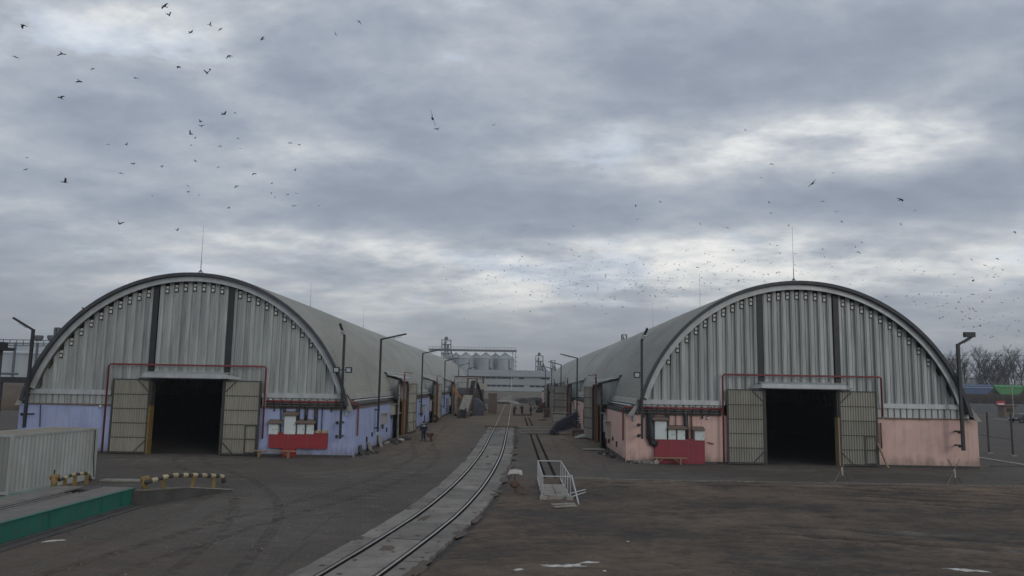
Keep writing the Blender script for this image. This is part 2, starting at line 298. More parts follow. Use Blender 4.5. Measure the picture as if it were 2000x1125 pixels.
# ------------------------------------------------------------------ mesh helpers
ORG = {}
def frame_of(d):
    """axes for a bar along d: x level, y upwards"""
    z = d.normalized(); x = z.cross(Vector((0, 0, 1)))
    if x.length < .05: x = Vector((1, 0, 0))
    x.normalize(); y = -z.cross(x) if z.cross(x).z < 0 else z.cross(x)
    if abs(z.z) > .99: y = Vector((0, 1, 0))
    return Matrix((x, y, z)).transposed().to_4x4()
class MB:
    def __init__(s): s.v = []; s.f = []
    def add(s, vs, fs):
        o = len(s.v); s.v += [Vector(p) for p in vs]; s.f += [tuple(i + o for i in f) for f in fs]; return s
    def box(s, a, b, mtx=None):
        (x0, y0, z0), (x1, y1, z1) = a, b
        vs = [Vector(p) for p in ((x0,y0,z0),(x1,y0,z0),(x1,y1,z0),(x0,y1,z0),(x0,y0,z1),(x1,y0,z1),(x1,y1,z1),(x0,y1,z1))]
        if mtx: vs = [mtx @ p for p in vs]
        return s.add(vs, [(3,2,1,0),(4,5,6,7),(0,1,5,4),(1,2,6,5),(2,3,7,6),(3,0,4,7)])
    def bar(s, p, q, w, h=None):
        """square-section bar from p to q"""
        p, q = Vector(p), Vector(q); h = h or w; d = (q - p); L_ = d.length
        if L_ < 1e-6: return s
        m = Matrix.Translation(p) @ frame_of(d)
        return s.box((-w/2, -h/2, 0), (w/2, h/2, L_), m)
    def tube(s, pts, r, n=8, r1=None, cap=True):
        pts = [Vector(p) for p in pts]; rings = []; k = len(pts)
        for i, p in enumerate(pts):
            d = (pts[min(i+1, k-1)] - pts[max(i-1, 0)]).normalized()
            a = Vector((0, 0, 1)) if abs(d.z) < .9 else Vector((0, 1, 0))
            u = d.cross(a).normalized(); w = d.cross(u)
            rr = r if r1 is None else r + (r1 - r)*i/max(1, k-1)
            rings.append([p + u*math.cos(2*math.pi*j/n)*rr + w*math.sin(2*math.pi*j/n)*rr for j in range(n)])
        vs = [v for q in rings for v in q]; fs = []
        for i in range(k-1):
            for j in range(n): fs.append((i*n + j, i*n + (j+1) % n, (i+1)*n + (j+1) % n, (i+1)*n + j))
        if cap: fs += [tuple(range(n))[::-1], tuple((k-1)*n + j for j in range(n))]
        return s.add(vs, fs)
    def lathe(s, c, prof, n=24):
        c = Vector(c); vs = []; fs = []
        for (r, z) in prof:
            for j in range(n): vs.append(c + Vector((r*math.cos(2*math.pi*j/n), r*math.sin(2*math.pi*j/n), z)))
        for i in range(len(prof)-1):
            for j in range(n): fs.append((i*n + j, i*n + (j+1) % n, (i+1)*n + (j+1) % n, (i+1)*n + j))
        fs.append(tuple(range(n))[::-1]); fs.append(tuple((len(prof)-1)*n + j for j in range(n)))
        return s.add(vs, fs)
    def prism(s, poly, off):
        """polygon (3d points) extruded by off"""
        off = Vector(off); n = len(poly); a = [Vector(p) for p in poly]; b = [p + off for p in a]
        return s.add(a + b, [tuple(range(n))[::-1], tuple(range(n, 2*n))] + [(i, (i+1) % n, n + (i+1) % n, n + i) for i in range(n)])
    def blob(s, c, r, seed=0, sub=1, jit=.25):
        rnd = random.Random(seed); bm = bmesh.new(); bmesh.ops.create_icosphere(bm, subdivisions=sub, radius=1)
        r = Vector(r) if not isinstance(r, (int, float)) else Vector((r, r, r))
        vs = []
        for v in bm.verts:
            k = 1 + rnd.uniform(-jit, jit); vs.append(Vector(c) + Vector((v.co.x*r.x, v.co.y*r.y, v.co.z*r.z))*k)
        fs = [tuple(v.index for v in f.verts) for f in bm.faces]; bm.free()
        return s.add(vs, fs)
    def build(s, name, m, parent=None, origin=None, smooth=False, label=None, cat=None, group=None, kind=None, local=False):
        me = bpy.data.meshes.new(name)
        o0 = Vector((0, 0, 0))
        if parent is not None and not local: o0 = ORG.get(parent, Vector((0, 0, 0)))
        if origin is not None: o0 = Vector(origin)
        me.from_pydata([tuple(v - o0) for v in s.v], [], s.f); me.materials.append(m)
        if smooth:
            for p in me.polygons: p.use_smooth = True
        me.update()
        o = bpy.data.objects.new(name, me); col.objects.link(o)
        if parent is not None: o.parent = parent; ORG[o] = o0 if not local else Vector((0, 0, 0))
        else: o.location = o0; ORG[o] = o0
        tag(o, label, cat, group, kind)
        return o
def tag(o, label=None, cat=None, group=None, kind=None):
    for k, v in (('label', label), ('category', cat), ('group', group), ('kind', kind)):
        if v: o[k] = v
    return o
def thing(name, label, cat, loc=(0, 0, 0), rz=0, group=None):
    o = bpy.data.objects.new(name, None); col.objects.link(o); o.location = loc; o.rotation_euler = (0, 0, rz)
    ORG[o] = Vector(loc); o.empty_display_size = .3
    return tag(o, label, cat, group)
def part(name, me, parent, loc=(0, 0, 0), rz=0, src=None):
    """another piece that shares mesh data"""
    o = bpy.data.objects.new(name, me); col.objects.link(o); o.parent = parent
    o.location = Vector(loc) - ORG.get(parent, Vector((0, 0, 0))); o.rotation_euler = (0, 0, rz); ORG[o] = Vector(loc)
    return o
KIDS = {}
def kids(o): return [c for c in bpy.data.objects if c.parent == o] if o not in KIDS else KIDS[o]
def dup(o, parent=None, **kw):
    c = o.copy(); col.objects.link(c)
    if parent is not None: c.parent = parent
    if o not in KIDS: KIDS[o] = [k for k in bpy.data.objects if k.parent == o]
    for k in KIDS[o]: dup(k, c)
    KIDS[c] = [k for k in bpy.data.objects if k.parent == c] if KIDS[o] else []
    for k, v in kw.items():
        if k in ('label', 'group'): c[k] = v
        else: setattr(c, k, v)
    return c

# ------------------------------------------------------------------ ground
MB().add([(-3500, -300, 0), (3500, -300, 0), (3500, 3500, 0), (-3500, 3500, 0)], [(0, 1, 2, 3)]).build('ground', M['earth'], kind='structure')
MB().add([(-60, 2, .004), (37, 2, .004), (37, 58, .004), (8, 58, .004), (8, 98, .004), (-11, 98, .004), (-11, 58, .004), (-60, 58, .004)], [(0, 1, 2, 3, 4, 5, 6, 7)]).build('paved_yard', M['pave'], kind='structure')
MB().add([(-11, 97.5, .008), (8, 97.5, .008), (8, 260, .008), (-11, 260, .008)], [(0, 1, 2, 3)]).build('muddy_lane', M['lane'], kind='structure')

# curved industrial track, centre line and its heading
TR = [(2, -8.3), (15, -5.4), (21.5, -4.22), (30, -2.98), (36, -2.42), (42, -2.05), (50, -1.74), (60, -1.52), (80, -1.42), (100, -1.33), (130, -1.28), (230, -1.22)]
def tc_x(y):
    # smooth (Catmull-Rom) interpolation
    k = 0
    while k < len(TR) - 2 and y > TR[k+1][0]: k += 1
    y0, x0 = TR[k]; y1, x1 = TR[k+1]; t = (y - y0)/(y1 - y0)
    def sl(i):
        a = TR[max(0, i-1)]; b = TR[min(len(TR)-1, i+1)]; return (b[1]-a[1])/(b[0]-a[0])
    m0, m1 = sl(k)*(y1-y0), sl(k+1)*(y1-y0)
    return (2*t**3-3*t**2+1)*x0 + (t**3-2*t**2+t)*m0 + (-2*t**3+3*t**2)*x1 + (t**3-t**2)*m1
def tc(y, off, z=0):
    d = (tc_x(y + .2) - tc_x(y - .2))/.4; n = Vector((1, -d, 0)).normalized()
    return Vector((tc_x(y), y, z)) + n*off
SLAB_R = 1.62
def slab_edge(y): return tc(y, SLAB_R).x

PUD = [(*gnd(px, py, .05)[:2], rx, ry) for px, py, rx, ry in ((1215, 952, .6, .2), (1625, 1013, .5, .2))]
# mud heightfield right of the track
def mud():
    mb = MB(); ny, nx = 250, 270; rnd = random.Random(3)
    from mathutils import noise as nz
    ys = [6 + (43.15 - 6)*(j/ny) for j in range(ny+1)]
    global mud_h
    def h(x, y):
        b = .10 + .06*nz.noise((x*.18, y*.3, 1)) + .05*nz.noise((x*.8, y*1.3, 5)) + .03*nz.noise((x*2.2, y*3.0, 9)) + .016*nz.noise((x*5, y*6, 4))
        for (px_, py_, rx_, ry_) in PUD: b -= .11*math.exp(-(((x - px_)/rx_)**2 + ((y - py_)/ry_)**2)*.8)
        # wheel ruts sweeping out to the right
        for (x0, y0, x1, y1, c) in ((16, 42, 45, 31, 2.5), (17, 40.5, 45, 29, 2.5), (15, 38.5, 42, 27, 2.0), (14, 37, 42, 25.5, 2.0), (19, 42.5, 45, 33.5, 1.5), (4, 41.5, 18, 40.6, .3), (9, 30, 30, 21, 1.0), (8, 28.4, 30, 19.4, 1.0)):
            if x0 - 1 < x < x1 + 1:
                t = (x - x0)/(x1 - x0); yc = y0 + (y1 - y0)*t + c*math.sin(math.pi*min(1, max(0, t)))*.6
                d = (y - yc)/.28; e = math.exp(-d*d); fade = min(1, max(0, (t + .03)*8))
                b += fade*(-.10*e + .06*math.exp(-((abs(y - yc) - .55)/.24)**2))*(.4 + 1.2*abs(nz.noise((x*.4, yc*.3, 8))))
        return b
    mud_h = lambda x, y: .012 + max(0.0, min(1, (x - slab_edge(y))/.35, (43.15 - y)/.25))*max(0.0, h(x, y))
    for j, y in enumerate(ys):
        xl = slab_edge(y) + .02 + (.14*nz.noise((y*.9, 3, 2)) if y < 38 else 0)
        if y > 38: xl = slab_edge(y) + .02
        for i in range(nx+1):
            t = i/nx; x = xl + (48 - xl)*(t**1.35)
            e = min(1, (x - xl)/.35, (43.15 - y)/.25 + .0)
            mb.v.append(Vector((x, y, .012 + max(0, e)*max(.0, h(x, y)))))
    for j in range(ny):
        for i in range(nx):
            a = j*(nx+1) + i; mb.f.append((a, a+1, a+nx+2, a+nx+1))
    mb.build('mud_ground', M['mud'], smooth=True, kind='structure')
mud()

def puddle(px, py, rx, ry, seed, ang=0.0, z=.135):
    c = gnd(px, py, z); rnd = random.Random(seed); n = 26; ph = [rnd.uniform(0, 6.28) for _ in range(5)]
    pts = []
    for i in range(n):
        a = 2*math.pi*i/n; k = 1 + .22*math.sin(2*a + ph[0]) + .18*math.sin(3*a + ph[1]) + .14*math.sin(5*a + ph[2]) + .08*math.sin(9*a + ph[3])
        x, y = rx*math.cos(a)*k, ry*math.sin(a)*k
        pts.append(c + Vector((x*math.cos(ang) - y*math.sin(ang), x*math.sin(ang) + y*math.cos(ang), 0)))
    MB().add(pts, [tuple(range(n))]).build('puddle', M['water'], kind='structure')
for k_, (px_, py_, rx_, ry_) in enumerate(PUD):      # water standing in the hollows of the mud
    n = 20; MB().add([(px_ + rx_*1.6*math.cos(a*math.pi/10), py_ + ry_*1.6*math.sin(a*math.pi/10), .045) for a in range(n)], [tuple(range(n))]).build('puddle', M['water'], kind='structure')
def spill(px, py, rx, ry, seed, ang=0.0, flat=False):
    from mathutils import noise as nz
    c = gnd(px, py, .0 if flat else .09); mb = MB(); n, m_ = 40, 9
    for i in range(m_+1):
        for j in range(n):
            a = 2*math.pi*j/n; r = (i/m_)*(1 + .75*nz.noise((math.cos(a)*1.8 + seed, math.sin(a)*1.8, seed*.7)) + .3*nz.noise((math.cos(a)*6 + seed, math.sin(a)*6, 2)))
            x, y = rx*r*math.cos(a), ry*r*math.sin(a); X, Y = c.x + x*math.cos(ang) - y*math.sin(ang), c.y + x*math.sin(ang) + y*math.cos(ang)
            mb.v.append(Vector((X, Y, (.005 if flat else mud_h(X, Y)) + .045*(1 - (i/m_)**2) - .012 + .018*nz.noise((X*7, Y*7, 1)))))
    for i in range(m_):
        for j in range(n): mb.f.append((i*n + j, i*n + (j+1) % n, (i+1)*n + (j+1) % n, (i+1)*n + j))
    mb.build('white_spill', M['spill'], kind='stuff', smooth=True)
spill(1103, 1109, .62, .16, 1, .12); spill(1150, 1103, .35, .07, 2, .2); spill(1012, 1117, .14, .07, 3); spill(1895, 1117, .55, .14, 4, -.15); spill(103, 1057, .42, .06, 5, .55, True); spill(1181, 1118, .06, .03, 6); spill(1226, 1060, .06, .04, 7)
def stain_mat(name, c, thr):
    m = bpy.data.materials.new(name); m.use_nodes = True; nt = m.node_tree; N = nt.nodes; L = nt.links; b = N['Principled BSDF']
    b.inputs['Base Color'].default_value = (*c, 1); b.inputs['Roughness'].default_value = .95; b.inputs['Specular IOR Level'].default_value = .1
    g = N.new('ShaderNodeNewGeometry'); n = N.new('ShaderNodeTexNoise'); n.inputs['Scale'].default_value = 2.2; n.inputs['Detail'].default_value = 8; n.inputs['Roughness'].default_value = .72; L.new(g.outputs['Position'], n.inputs['Vector'])
    r = N.new('ShaderNodeMapRange'); L.new(n.outputs['Fac'], r.inputs[0]); r.inputs[1].default_value = thr; r.inputs[2].default_value = thr + .22; r.inputs[4].default_value = .28
    L.new(r.outputs[0], b.inputs['Alpha']); return m
M['tyremark'] = stain_mat('dark_tyre_dirt', (.048, .042, .037), .42); M['mudmark'] = stain_mat('dried_mud_smear', (.16, .122, .085), .44)
def tyre_track(pts, m, w=.42, gauge=1.7, z=.008):
    P = [Vector((x, y, z)) for x, y in pts]; C = []
    for i in range(len(P)-1):          # smooth curve through the points
        a, b, c, d = P[max(0, i-1)], P[i], P[i+1], P[min(len(P)-1, i+2)]
        for k in range(14):
            t = k/14; C.append(.5*((2*b) + (c - a)*t + (2*a - 5*b + 4*c - d)*t*t + (3*b - a - 3*c + d)*t**3))
    C.append(P[-1]); mb = MB()
    for side in (-1, 1):
        o = len(mb.v)
        for i, p in enumerate(C):
            d = (C[min(i+1, len(C)-1)] - C[max(i-1, 0)]).normalized(); n = Vector((-d.y, d.x, 0))
            for e in (-1, 1): q = p + n*(side*gauge/2 + e*w/2); q.z = z; mb.v.append(q)
        for i in range(len(C)-1): mb.f.append((o+2*i, o+2*i+1, o+2*i+3, o+2*i+2))
    mb.build('tyre_marks', M[m], kind='stuff')
tyre_track([(-22, 53), (-19, 47), (-14, 40), (-10, 31), (-8, 20)], 'tyremark', z=.0075); tyre_track([(-22.8, 53), (-21, 46), (-14, 43), (-8, 50), (-7.5, 70), (-7, 95)], 'mudmark', .35, z=.009)
tyre_track([(-9, 95), (-8, 70), (-6, 54), (-7, 40), (-10, 28), (-12, 18)], 'tyremark', z=.0105); tyre_track([(-13, 36), (-12, 28), (-13.2, 20)], 'mudmark', .7, z=.0135)
tyre_track([(19.8, 53), (18, 49.5), (12, 47.5), (4.5, 50), (4.5, 62), (4.8, 80)], 'mudmark', z=.0075); tyre_track([(20.5, 53), (22, 49), (27, 46.5), (34, 46)], 'tyremark', z=.009)
DR = {}
def drift(y, off, rx, ry, seed, m, z=.10):
    from mathutils import noise as nz
    c = tc(y, off, z); mb = DR.setdefault(m, MB()); base = len(mb.v); n, m_ = 30, 6; d = (tc(y + .5, off) - tc(y - .5, off)).normalized(); q = Vector((d.y, -d.x, 0))
    for i in range(m_+1):
        for j in range(n):
            a = 2*math.pi*j/n; r = (i/m_)*(1 + .6*nz.noise((math.cos(a)*1.8 + seed, math.sin(a)*1.8, seed*.7)) + .3*nz.noise((math.cos(a)*6 + seed, math.sin(a)*6, 2)))
            p = c + q*rx*r*math.cos(a) + d*ry*r*math.sin(a); mb.v.append(Vector((p.x, p.y, z + .05*(1 - (i/m_)**2) - .012 + .012*nz.noise((p.x*6, p.y*6, 1)))))
    for i in range(m_):
        for j in range(n): mb.f.append((base + i*n + j, base + i*n + (j+1) % n, base + (i+1)*n + (j+1) % n, base + (i+1)*n + j))
rq = random.Random(9)
for k_ in range(46):
    y = 17 + 76*(k_ + rq.random())/46; w_ = rq.random()
    if w_ < .5: drift(y, 1.62 + rq.uniform(-.1, .05), rq.uniform(.12, .34), rq.uniform(.4, 1.3), k_*1.7, 'clod')
    elif w_ < .75: drift(y, -1.5 + rq.uniform(-.08, .1), rq.uniform(.1, .28), rq.uniform(.4, 1.4), k_*1.7, 'clod')
    else: drift(y, rq.uniform(-.35, .35), rq.uniform(.1, .25), rq.uniform(.3, .9), k_*1.7, 'clod')
for k_ in range(10): drift(84 + k_*1.1, rq.uniform(-1.4, 1.5), rq.uniform(.3, .7), rq.uniform(.3, .8), k_*2.3, 'soil')
for m_ in DR: DR[m_].build('soil_drift', M[m_], kind='stuff', smooth=True)
def clods(name, n, box, smin, smax, m, seed, z=.02, inmud=True):
    rnd = random.Random(seed); mb = MB(); B = [(1, 0, -.3), (-.4, .85, -.3), (-.5, -.8, -.3), (.1, .05, .75), (.6, .7, .2), (-.8, .1, .25)]
    F = [(0, 4, 3), (4, 1, 3), (1, 5, 3), (5, 2, 3), (2, 0, 3), (0, 2, 1), (0, 1, 4), (1, 2, 5)]
    for _ in range(n):
        x, y = rnd.uniform(box[0], box[1]), box[2] + (box[3] - box[2])*rnd.random()**1.3
        if inmud and x < slab_edge(y) + .1: continue
        if not inmud and abs(x - tc_x(y)) < 1.8: continue
        q = smin + (smax - smin)*rnd.random()**3; a = rnd.uniform(0, 6.28); ca, sa = math.cos(a), math.sin(a)
        zz = (mud_h(x, y) if inmud else .004) + q*.1
        mb.add([(x + q*(px*ca - py*sa)*rnd.uniform(.7, 1.2), y + q*(px*sa + py*ca)*rnd.uniform(.7, 1.2), zz + q*pz) for px, py, pz in B], F)
    mb.build(name, M[m], kind='stuff')
clods('mud_clods', 4500, (-3, 34, 15, 43), .01, .06, 'clod', 1); clods('gravel', 700, (-3, 34, 15, 43), .008, .035, 'stone', 3)
clods('gravel', 2600, (-22, 7, 18, 52), .012, .05, 'stone', 4, inmud=False); clods('gravel', 1200, (-10.5, 7, 50, 96), .015, .07, 'soil', 5, inmud=False); clods('gravel', 700, (3, 32, 43.5, 53), .012, .05, 'cdark', 6, inmud=False)
# kerb between the paved apron and the mud; each stone one piece
kb = MB(); kb.box((0, 0, 0), (1.96, .18, .15))
kerb = thing('kerb', 'low pale concrete kerb between the muddy ground and the paved apron of the right hall', 'kerb', (3.4, 43.2, 0))
k0 = kb.build('kerb_stone', M['kerbm'], kerb, local=True)
for i in range(1, 16):
    o = part('kerb_stone', k0.data, kerb, (3.4 + 2*i, 43.2 + random.uniform(-.03, .03), random.uniform(-.05, -.01)))

# ------------------------------------------------------------------ railway track of concrete slabs with sunk rails
rs = random.Random(5)
track = thing('railway_track', 'curved railway track set in pale concrete slabs running between the two halls', 'railway track', (0, 0, 0))
def strip(o0, o1, ya, yb, z0, z1, n=6, j0=0, j1=0):
    mb = MB()
    for i in range(n+1):
        y = ya + (yb - ya)*i/n
        a0 = o0 + (rs.uniform(0, j0) if j0 else 0); a1 = o1 - (abs(rs.gauss(0, j1)) if j1 else 0)
        for (o, z) in ((a0, z0), (a0, z1), (a1, z1), (a1, z0)): mb.v.append(tc(y, o, z))
    for i in range(n):
        for j in range(4): mb.f.append((i*4 + j, i*4 + (j+1) % 4, (i+1)*4 + (j+1) % 4, (i+1)*4 + j))
    mb.f += [(0, 1, 2, 3), tuple(n*4 + j for j in (3, 2, 1, 0))]
    return mb
y = 8.0
while y < 92:
    ln = 3.0
    for (a, b) in ((-1.55, -.89), (-.62, .62), (.89, SLAB_R)):
        dz = rs.uniform(-.012, .012)
        strip(a, b, y + .03, y + ln - .03, .0, .10 + dz, 12, .06 if a < -1 else 0, .07 if b > 1 else 0).build('concrete_slab', M['concrete'], track)
    y += ln
for s in (-.76, .76):
    mb = strip(s - .035, s + .035, 3, 215, .02, .105, 70); mb.build('rail', M['rail'], track)
    strip(s - .033, s + .033, 3, 215, .105, .117, 70).build('rail_head', M['railtop'], track)
    strip(s - .135, s + .135, 3, 93, .006, .034, 60).build('flangeway', M['rail'], track)
# flat dark discs for lifting holes and broken edges, recess shade painted in
mb = MB()
y = 8.0
while y < 62:
    for off in (-1.2, -.35, .35, 1.25):
        for k in (.5, 1.25, 2.0, 2.6):
            if rs.random() < .62:
                c = tc(y + k + rs.uniform(-.2, .2), off + rs.uniform(-.12, .12), .117); a = rs.uniform(.04, .085)
                mb.add([c + Vector((a*math.cos(t)*rs.uniform(.7, 1.3), a*.7*math.sin(t)*rs.uniform(.7, 1.3), 0)) for t in [i*math.pi/3.5 for i in range(7)]], [tuple(range(7))])
    y += 3.0
mb.build('hole_shade_disc', M['cdark'], track, kind='stuff')
# old flush track to its right: two dark grooves
old = thing('sunken_track', 'pair of dark sunken grooves of an old track in the paving beside the slab track', 'track', (2.1, 60, 0))
for x in (1.86, 2.46):
    MB().box((x - .09, 36.5, .0), (x + .09, 82, .010)).build('groove', M['groove'], old)
    MB().box((x - .1, 97.6, .0), (x + .1, 122, .014)).build('groove', M['groove'], old)

# ------------------------------------------------------------------ arched halls
YG = 53.8
PW = .645                                             # cladding panel width
def hall(cx, hw, Rr, zc, wall, inner, name_label, gates, yend=212.0, g0=-2.55, g1=2.5, adj=''):
    """cx centre, hw half width, Rr arch radius, zc arch centre height, inner = +1/-1 side facing the track"""
    H = thing('arched_hall', name_label, 'warehouse', (cx, YG, 0))
    zw = 3.3
    def az(x, r): return zc + math.sqrt(max(0.0, r*r - x*x))
    # --- roof shell, corrugated across
    prof = []; yy = YG - .85; k = 0
    while yy < yend:
        k = max(0.0, min(1.0, (96 - yy)/28))*.17
        if k > 0: prof += [(yy, 0), (yy + .26, 0), (yy + .34, k), (yy + .70, k)]; yy += .78
        else: prof += [(yy, 0)]; yy += 1.24
    xe = math.sqrt(Rr*Rr - (zw + .25 - zc)**2); th0 = math.atan2(zw + .25 - zc, xe); n = 52
    mb = MB()
    from mathutils import noise as nz
    ring = [math.pi - th0 - (math.pi - 2*th0)*i/n for i in range(n+1)]
    for (yv, off) in prof:
        sag = 1.0
        for i, t in enumerate(ring):
            r = (Rr + off)*sag
            mb.v.append(Vector((cx + r*math.cos(t), yv, zc + r*math.sin(t))))
    def in_gate(yv, x, z):
        if z > 5.25 or (x - cx)*inner < 0: return False
        return any(a - .1 < yv < b + .1 for a, b in gates)
    for j in range(len(prof)-1):
        for i in range(n):
            a = mb.v[j*(n+1) + i]
            if in_gate((prof[j][0] + prof[j+1][0])/2, a.x, min(a.z, mb.v[j*(n+1)+i+1].z)): continue
            mb.f.append((j*(n+1) + i, j*(n+1) + i + 1, (j+1)*(n+1) + i + 1, (j+1)*(n+1) + i))
    mb.build('roof', M['roof'], H, smooth=False)
    # --- arch bands at the gable: dark edge profile of the roof and the light flashing inside it
    def arch_band(r0, r1, ya, yb, zmin):
        b = MB(); tt0 = math.asin((zmin - zc)/r0); m = 56
        for i in range(m+1):
            t = math.pi - tt0 - (math.pi - 2*tt0)*i/m
            for (r, yv) in ((r0, ya), (r1, ya), (r1, yb), (r0, yb)): b.v.append(Vector((cx + r*math.cos(t), yv, zc + r*math.sin(t))))
        for i in range(m):
            for j in range(4): b.f.append((i*4 + j, (i+1)*4 + j, (i+1)*4 + (j+1) % 4, i*4 + (j+1) % 4))
        b.f += [(3, 2, 1, 0), tuple(m*4 + j for j in range(4))]
        return b
    arch_band(Rr - .09, Rr + .13, YG - .93, YG - .80, zw + .2).build('roof_edge', M['soffit'], H)
    arch_band(Rr - .10, Rr - .04, YG - .79, YG - .02, zw + .5).build('soffit', M['soffit'], H)
    arch_band(Rr - .45, Rr - .11, YG - .62, YG - .50, 4.32).build('arch_flashing', M['trim'], H)
    for yv in ((86.0, 118.0) if inner > 0 else (78.0, 112.0, 146.0)):
        arch_band(Rr - .01, Rr + .035, yv, yv + .14, 5.9).build('roof_seam', M['roof'], H)
    # flared lower ends of the roof over the wall heads
    for s in (-1, 1):
        for (ya, yb) in ([(YG - .2, yend)] if s != inner else [(YG - .85, gates[0][0] - .4)] + [(gates[i][1] + .4, (gates[i+1][0] - .4) if i + 1 < len(gates) else yend) for i in range(len(gates))]):
            x0, x1 = cx + s*(xe + .03), cx + s*(hw + .06)
            poly = [(x0, ya, zw + .50), (x1, ya, zw + .06), (x1, ya, zw + .01), (x0 - s*.05, ya, zw + .42)]
            if s == inner:
                fl = [(x0 + s*.0, ya, 4.34), (x0 + s*.16, ya, 4.30), (x0 + s*.28, ya, 3.98), (x0 + s*.2, ya, 3.96)]
                MB().prism(fl, (0, yb - ya, 0)).build('eave_flashing', M['eave'], H)
                # ribs of the short lower sheet under the flashing
                c = MB(); q = ya
                while q < min(yb, 150):
                    c.box((x0 + s*.02 - .05, q, 3.34), (x0 + s*.02 + .05, q + .28, 3.97)); q += .62
                c.box((x0 - .02, ya, 3.34), (x0 + .02, yb, 3.97))
                c.build('lower_sheet', M['roof'], H, kind='stuff')
                if ya < 150:
                    MB().tube([(x0 + s*.42, ya + .5, 3.86), (x0 + s*.42, yb - .3, 3.86)], .06).build('pipe', M['trim'], H)
                    MB().tube([(x0 + s*.36, ya + .5, 3.60), (x0 + s*.36, yb - .3, 3.60)], .05).build('pipe', M['steel'], H)
                    MB().box((min(x0 + s*.1, x0 + s*.5), ya + .6, 3.30), (max(x0 + s*.1, x0 + s*.5), yb - .3, 3.42)).build('cable_tray', M['brown'], H)
            else:
                MB().prism(poly, (0, yb - ya, 0)).build('eave_flashing', M['eave'], H)
        xx = sorted((cx + s*(hw - .35), cx + s*(hw + .16)))
        # cheek closing the arch foot at the gable
        MB().prism([(cx + s*(xe - .22), YG - .78, 4.15), (cx + s*(xe + .06), YG - .78, 4.15), (cx + s*(hw - .02), YG - .78, 3.2), (cx + s*(hw - .42), YG - .78, 3.2)][::(1 if s > 0 else -1)], (0, .06, 0)).build('foot_flashing', M['eave'], H)
    # --- gable cladding: one panel per bay, cut to the arch
    ri = Rr - .43
    pr = [(0, .0), (.02, .17), (.085, .17), (.09, .215), (.115, .215), (.12, .17), (.30, .17), (.345, .0), (.42, .0), (.43, .04), (.45, .04), (.46, .0), (PW - .003, .0)]
    pr = [(s_, d) for s_, d in pr]
    i0 = int(-ri/PW) - 1
    clip_me = plate_me = None
    for k in range(i0, -i0 + 1):
        xa = k*PW + .1; xm = xa + PW/2
        gate_bay = g0 - .15 < xm < g1 + .15
        zb = 5.62 if gate_bay else 4.0
        pts = []
        for (s_, d) in pr:
            x = xa + s_
            zt = az(x, ri) + (.06 if d > .05 else -.16) if abs(x) < ri else -1
            pts.append((x, d, zt))
        if max(p[2] for p in pts) < zb + .12: continue
        b = MB()
        for (x, d, zt) in pts:
            zt = max(zt, zb)
            b.v += [Vector((cx + x, YG - d, zb)), Vector((cx + x, YG - d, zt))]
        for i in range(len(pts)-1): b.f.append((2*i, 2*i+2, 2*i+3, 2*i+1))
        b.build('cladding_panel', M['galv'], H)
        # bracket with pale end plates hung in the trough
        xt = xa + .48
        if abs(xt) < 9.6 and not any(abs(xt - p) < .26 for p in (-2.72, 2.62)):
            z = az(xt, ri) - .52
            if clip_me is None:
                b = MB(); b.box((-.125, -.10, -.14), (.125, -.015, .14)); 
                o = b.build('bracket', M['steel'], H, local=True); clip_me = o.data
                c = MB(); c.box((-.085, -.145, -.085), (.085, -.102, .095)); p_ = c.build('end_plate', M['plate'], o, local=True)
                c = MB(); c.box((-.075, -.13, .20), (.095, -.05, .36)); p2 = c.build('end_plate', M['plate'], o, local=True); plate_me = (p_.data, p2.data)
                o.location = Vector((cx + xt, YG, z)) - ORG[H]
            else:
                o = part('bracket', clip_me, H, (cx + xt, YG, z)); 
                for q_ in plate_me: p_ = bpy.data.objects.new('end_plate', q_); col.objects.link(p_); p_.parent = o
    # --- posts
    for xp in (-2.72, 2.62):
        MB().box((cx + xp - .19, YG - .24, 5.66), (cx + xp + .19, YG + .02, az(xp, Rr - .44) + .16)).build('post', M['steel'], H)
    # --- horizontal flashing, lower sheet, walls of the front
    for (xa, xb) in ((-hw + .55, g0 - 2.75), (g1 + 2.65, hw - .5)):
        MB().box((cx + xa, YG - .34, 3.98), (cx + xb, YG - .02, 4.30)).build('eave_band', M['trim'], H)
        c = MB(); x = xa
        while x < xb - .3:
            c.box((cx + x, YG - .20, 3.34), (cx + x + .33, YG - .10, 3.975)); x += PW/1.5
        c.box((cx + xa, YG - .10, 3.31), (cx + xb, YG - .06, 3.975))
        c.build('lower_sheet', M['galv'], H, kind='stuff')
        c = MB(); x = xa
        while x < xb - .3:
            w_ = random.uniform(.5, .9); c.box((cx + x, YG - .26 - random.uniform(0, .05), zw - random.uniform(.03, .07)), (cx + min(x + w_, xb), YG - .203, zw + .05)); x += w_ + .02
        c.build('drip_edge', M['brown'], H, kind='stuff')
    for (xa, xb) in ((-hw, g0), (g1, hw)):
        MB().box((cx + xa, YG - .2, 0), (cx + xb, YG + .15, zw - .015 - (0 if xa < 0 else .004))).build('wall', M[wall], H)
        MB().box((cx + xa + (.03 if xa < 0 else .0), YG - .23, -.02), (cx + xb - (.03 if xa > 0 else 0), YG - .203, .16)).build('plinth', M['cdark'], H)
    for s in (-1, 1):
        ivs = [(YG + .15, yend)] if s != inner else []
        if s == inner:
            q = YG + .15
            for a, b_ in gates: ivs.append((q, a)); q = b_
            ivs.append((q, yend)); ivs_in = list(ivs)
        for (a, b_) in ivs:
            xx = sorted((cx + s*(hw - .3), cx + s*hw))
            MB().box((xx[0], a, 0), (xx[1], b_, zw - .01)).build('side_wall', M[wall], H)
            if s == inner and a < 120:      # buttress plinth splashed with mud
                xx = sorted((cx + s*(hw + .002), cx + s*(hw + .05)))
                MB().box((xx[0], a + .1, 0), (xx[1], b_ - .1, .22)).build('plinth', M['cdark'], H)
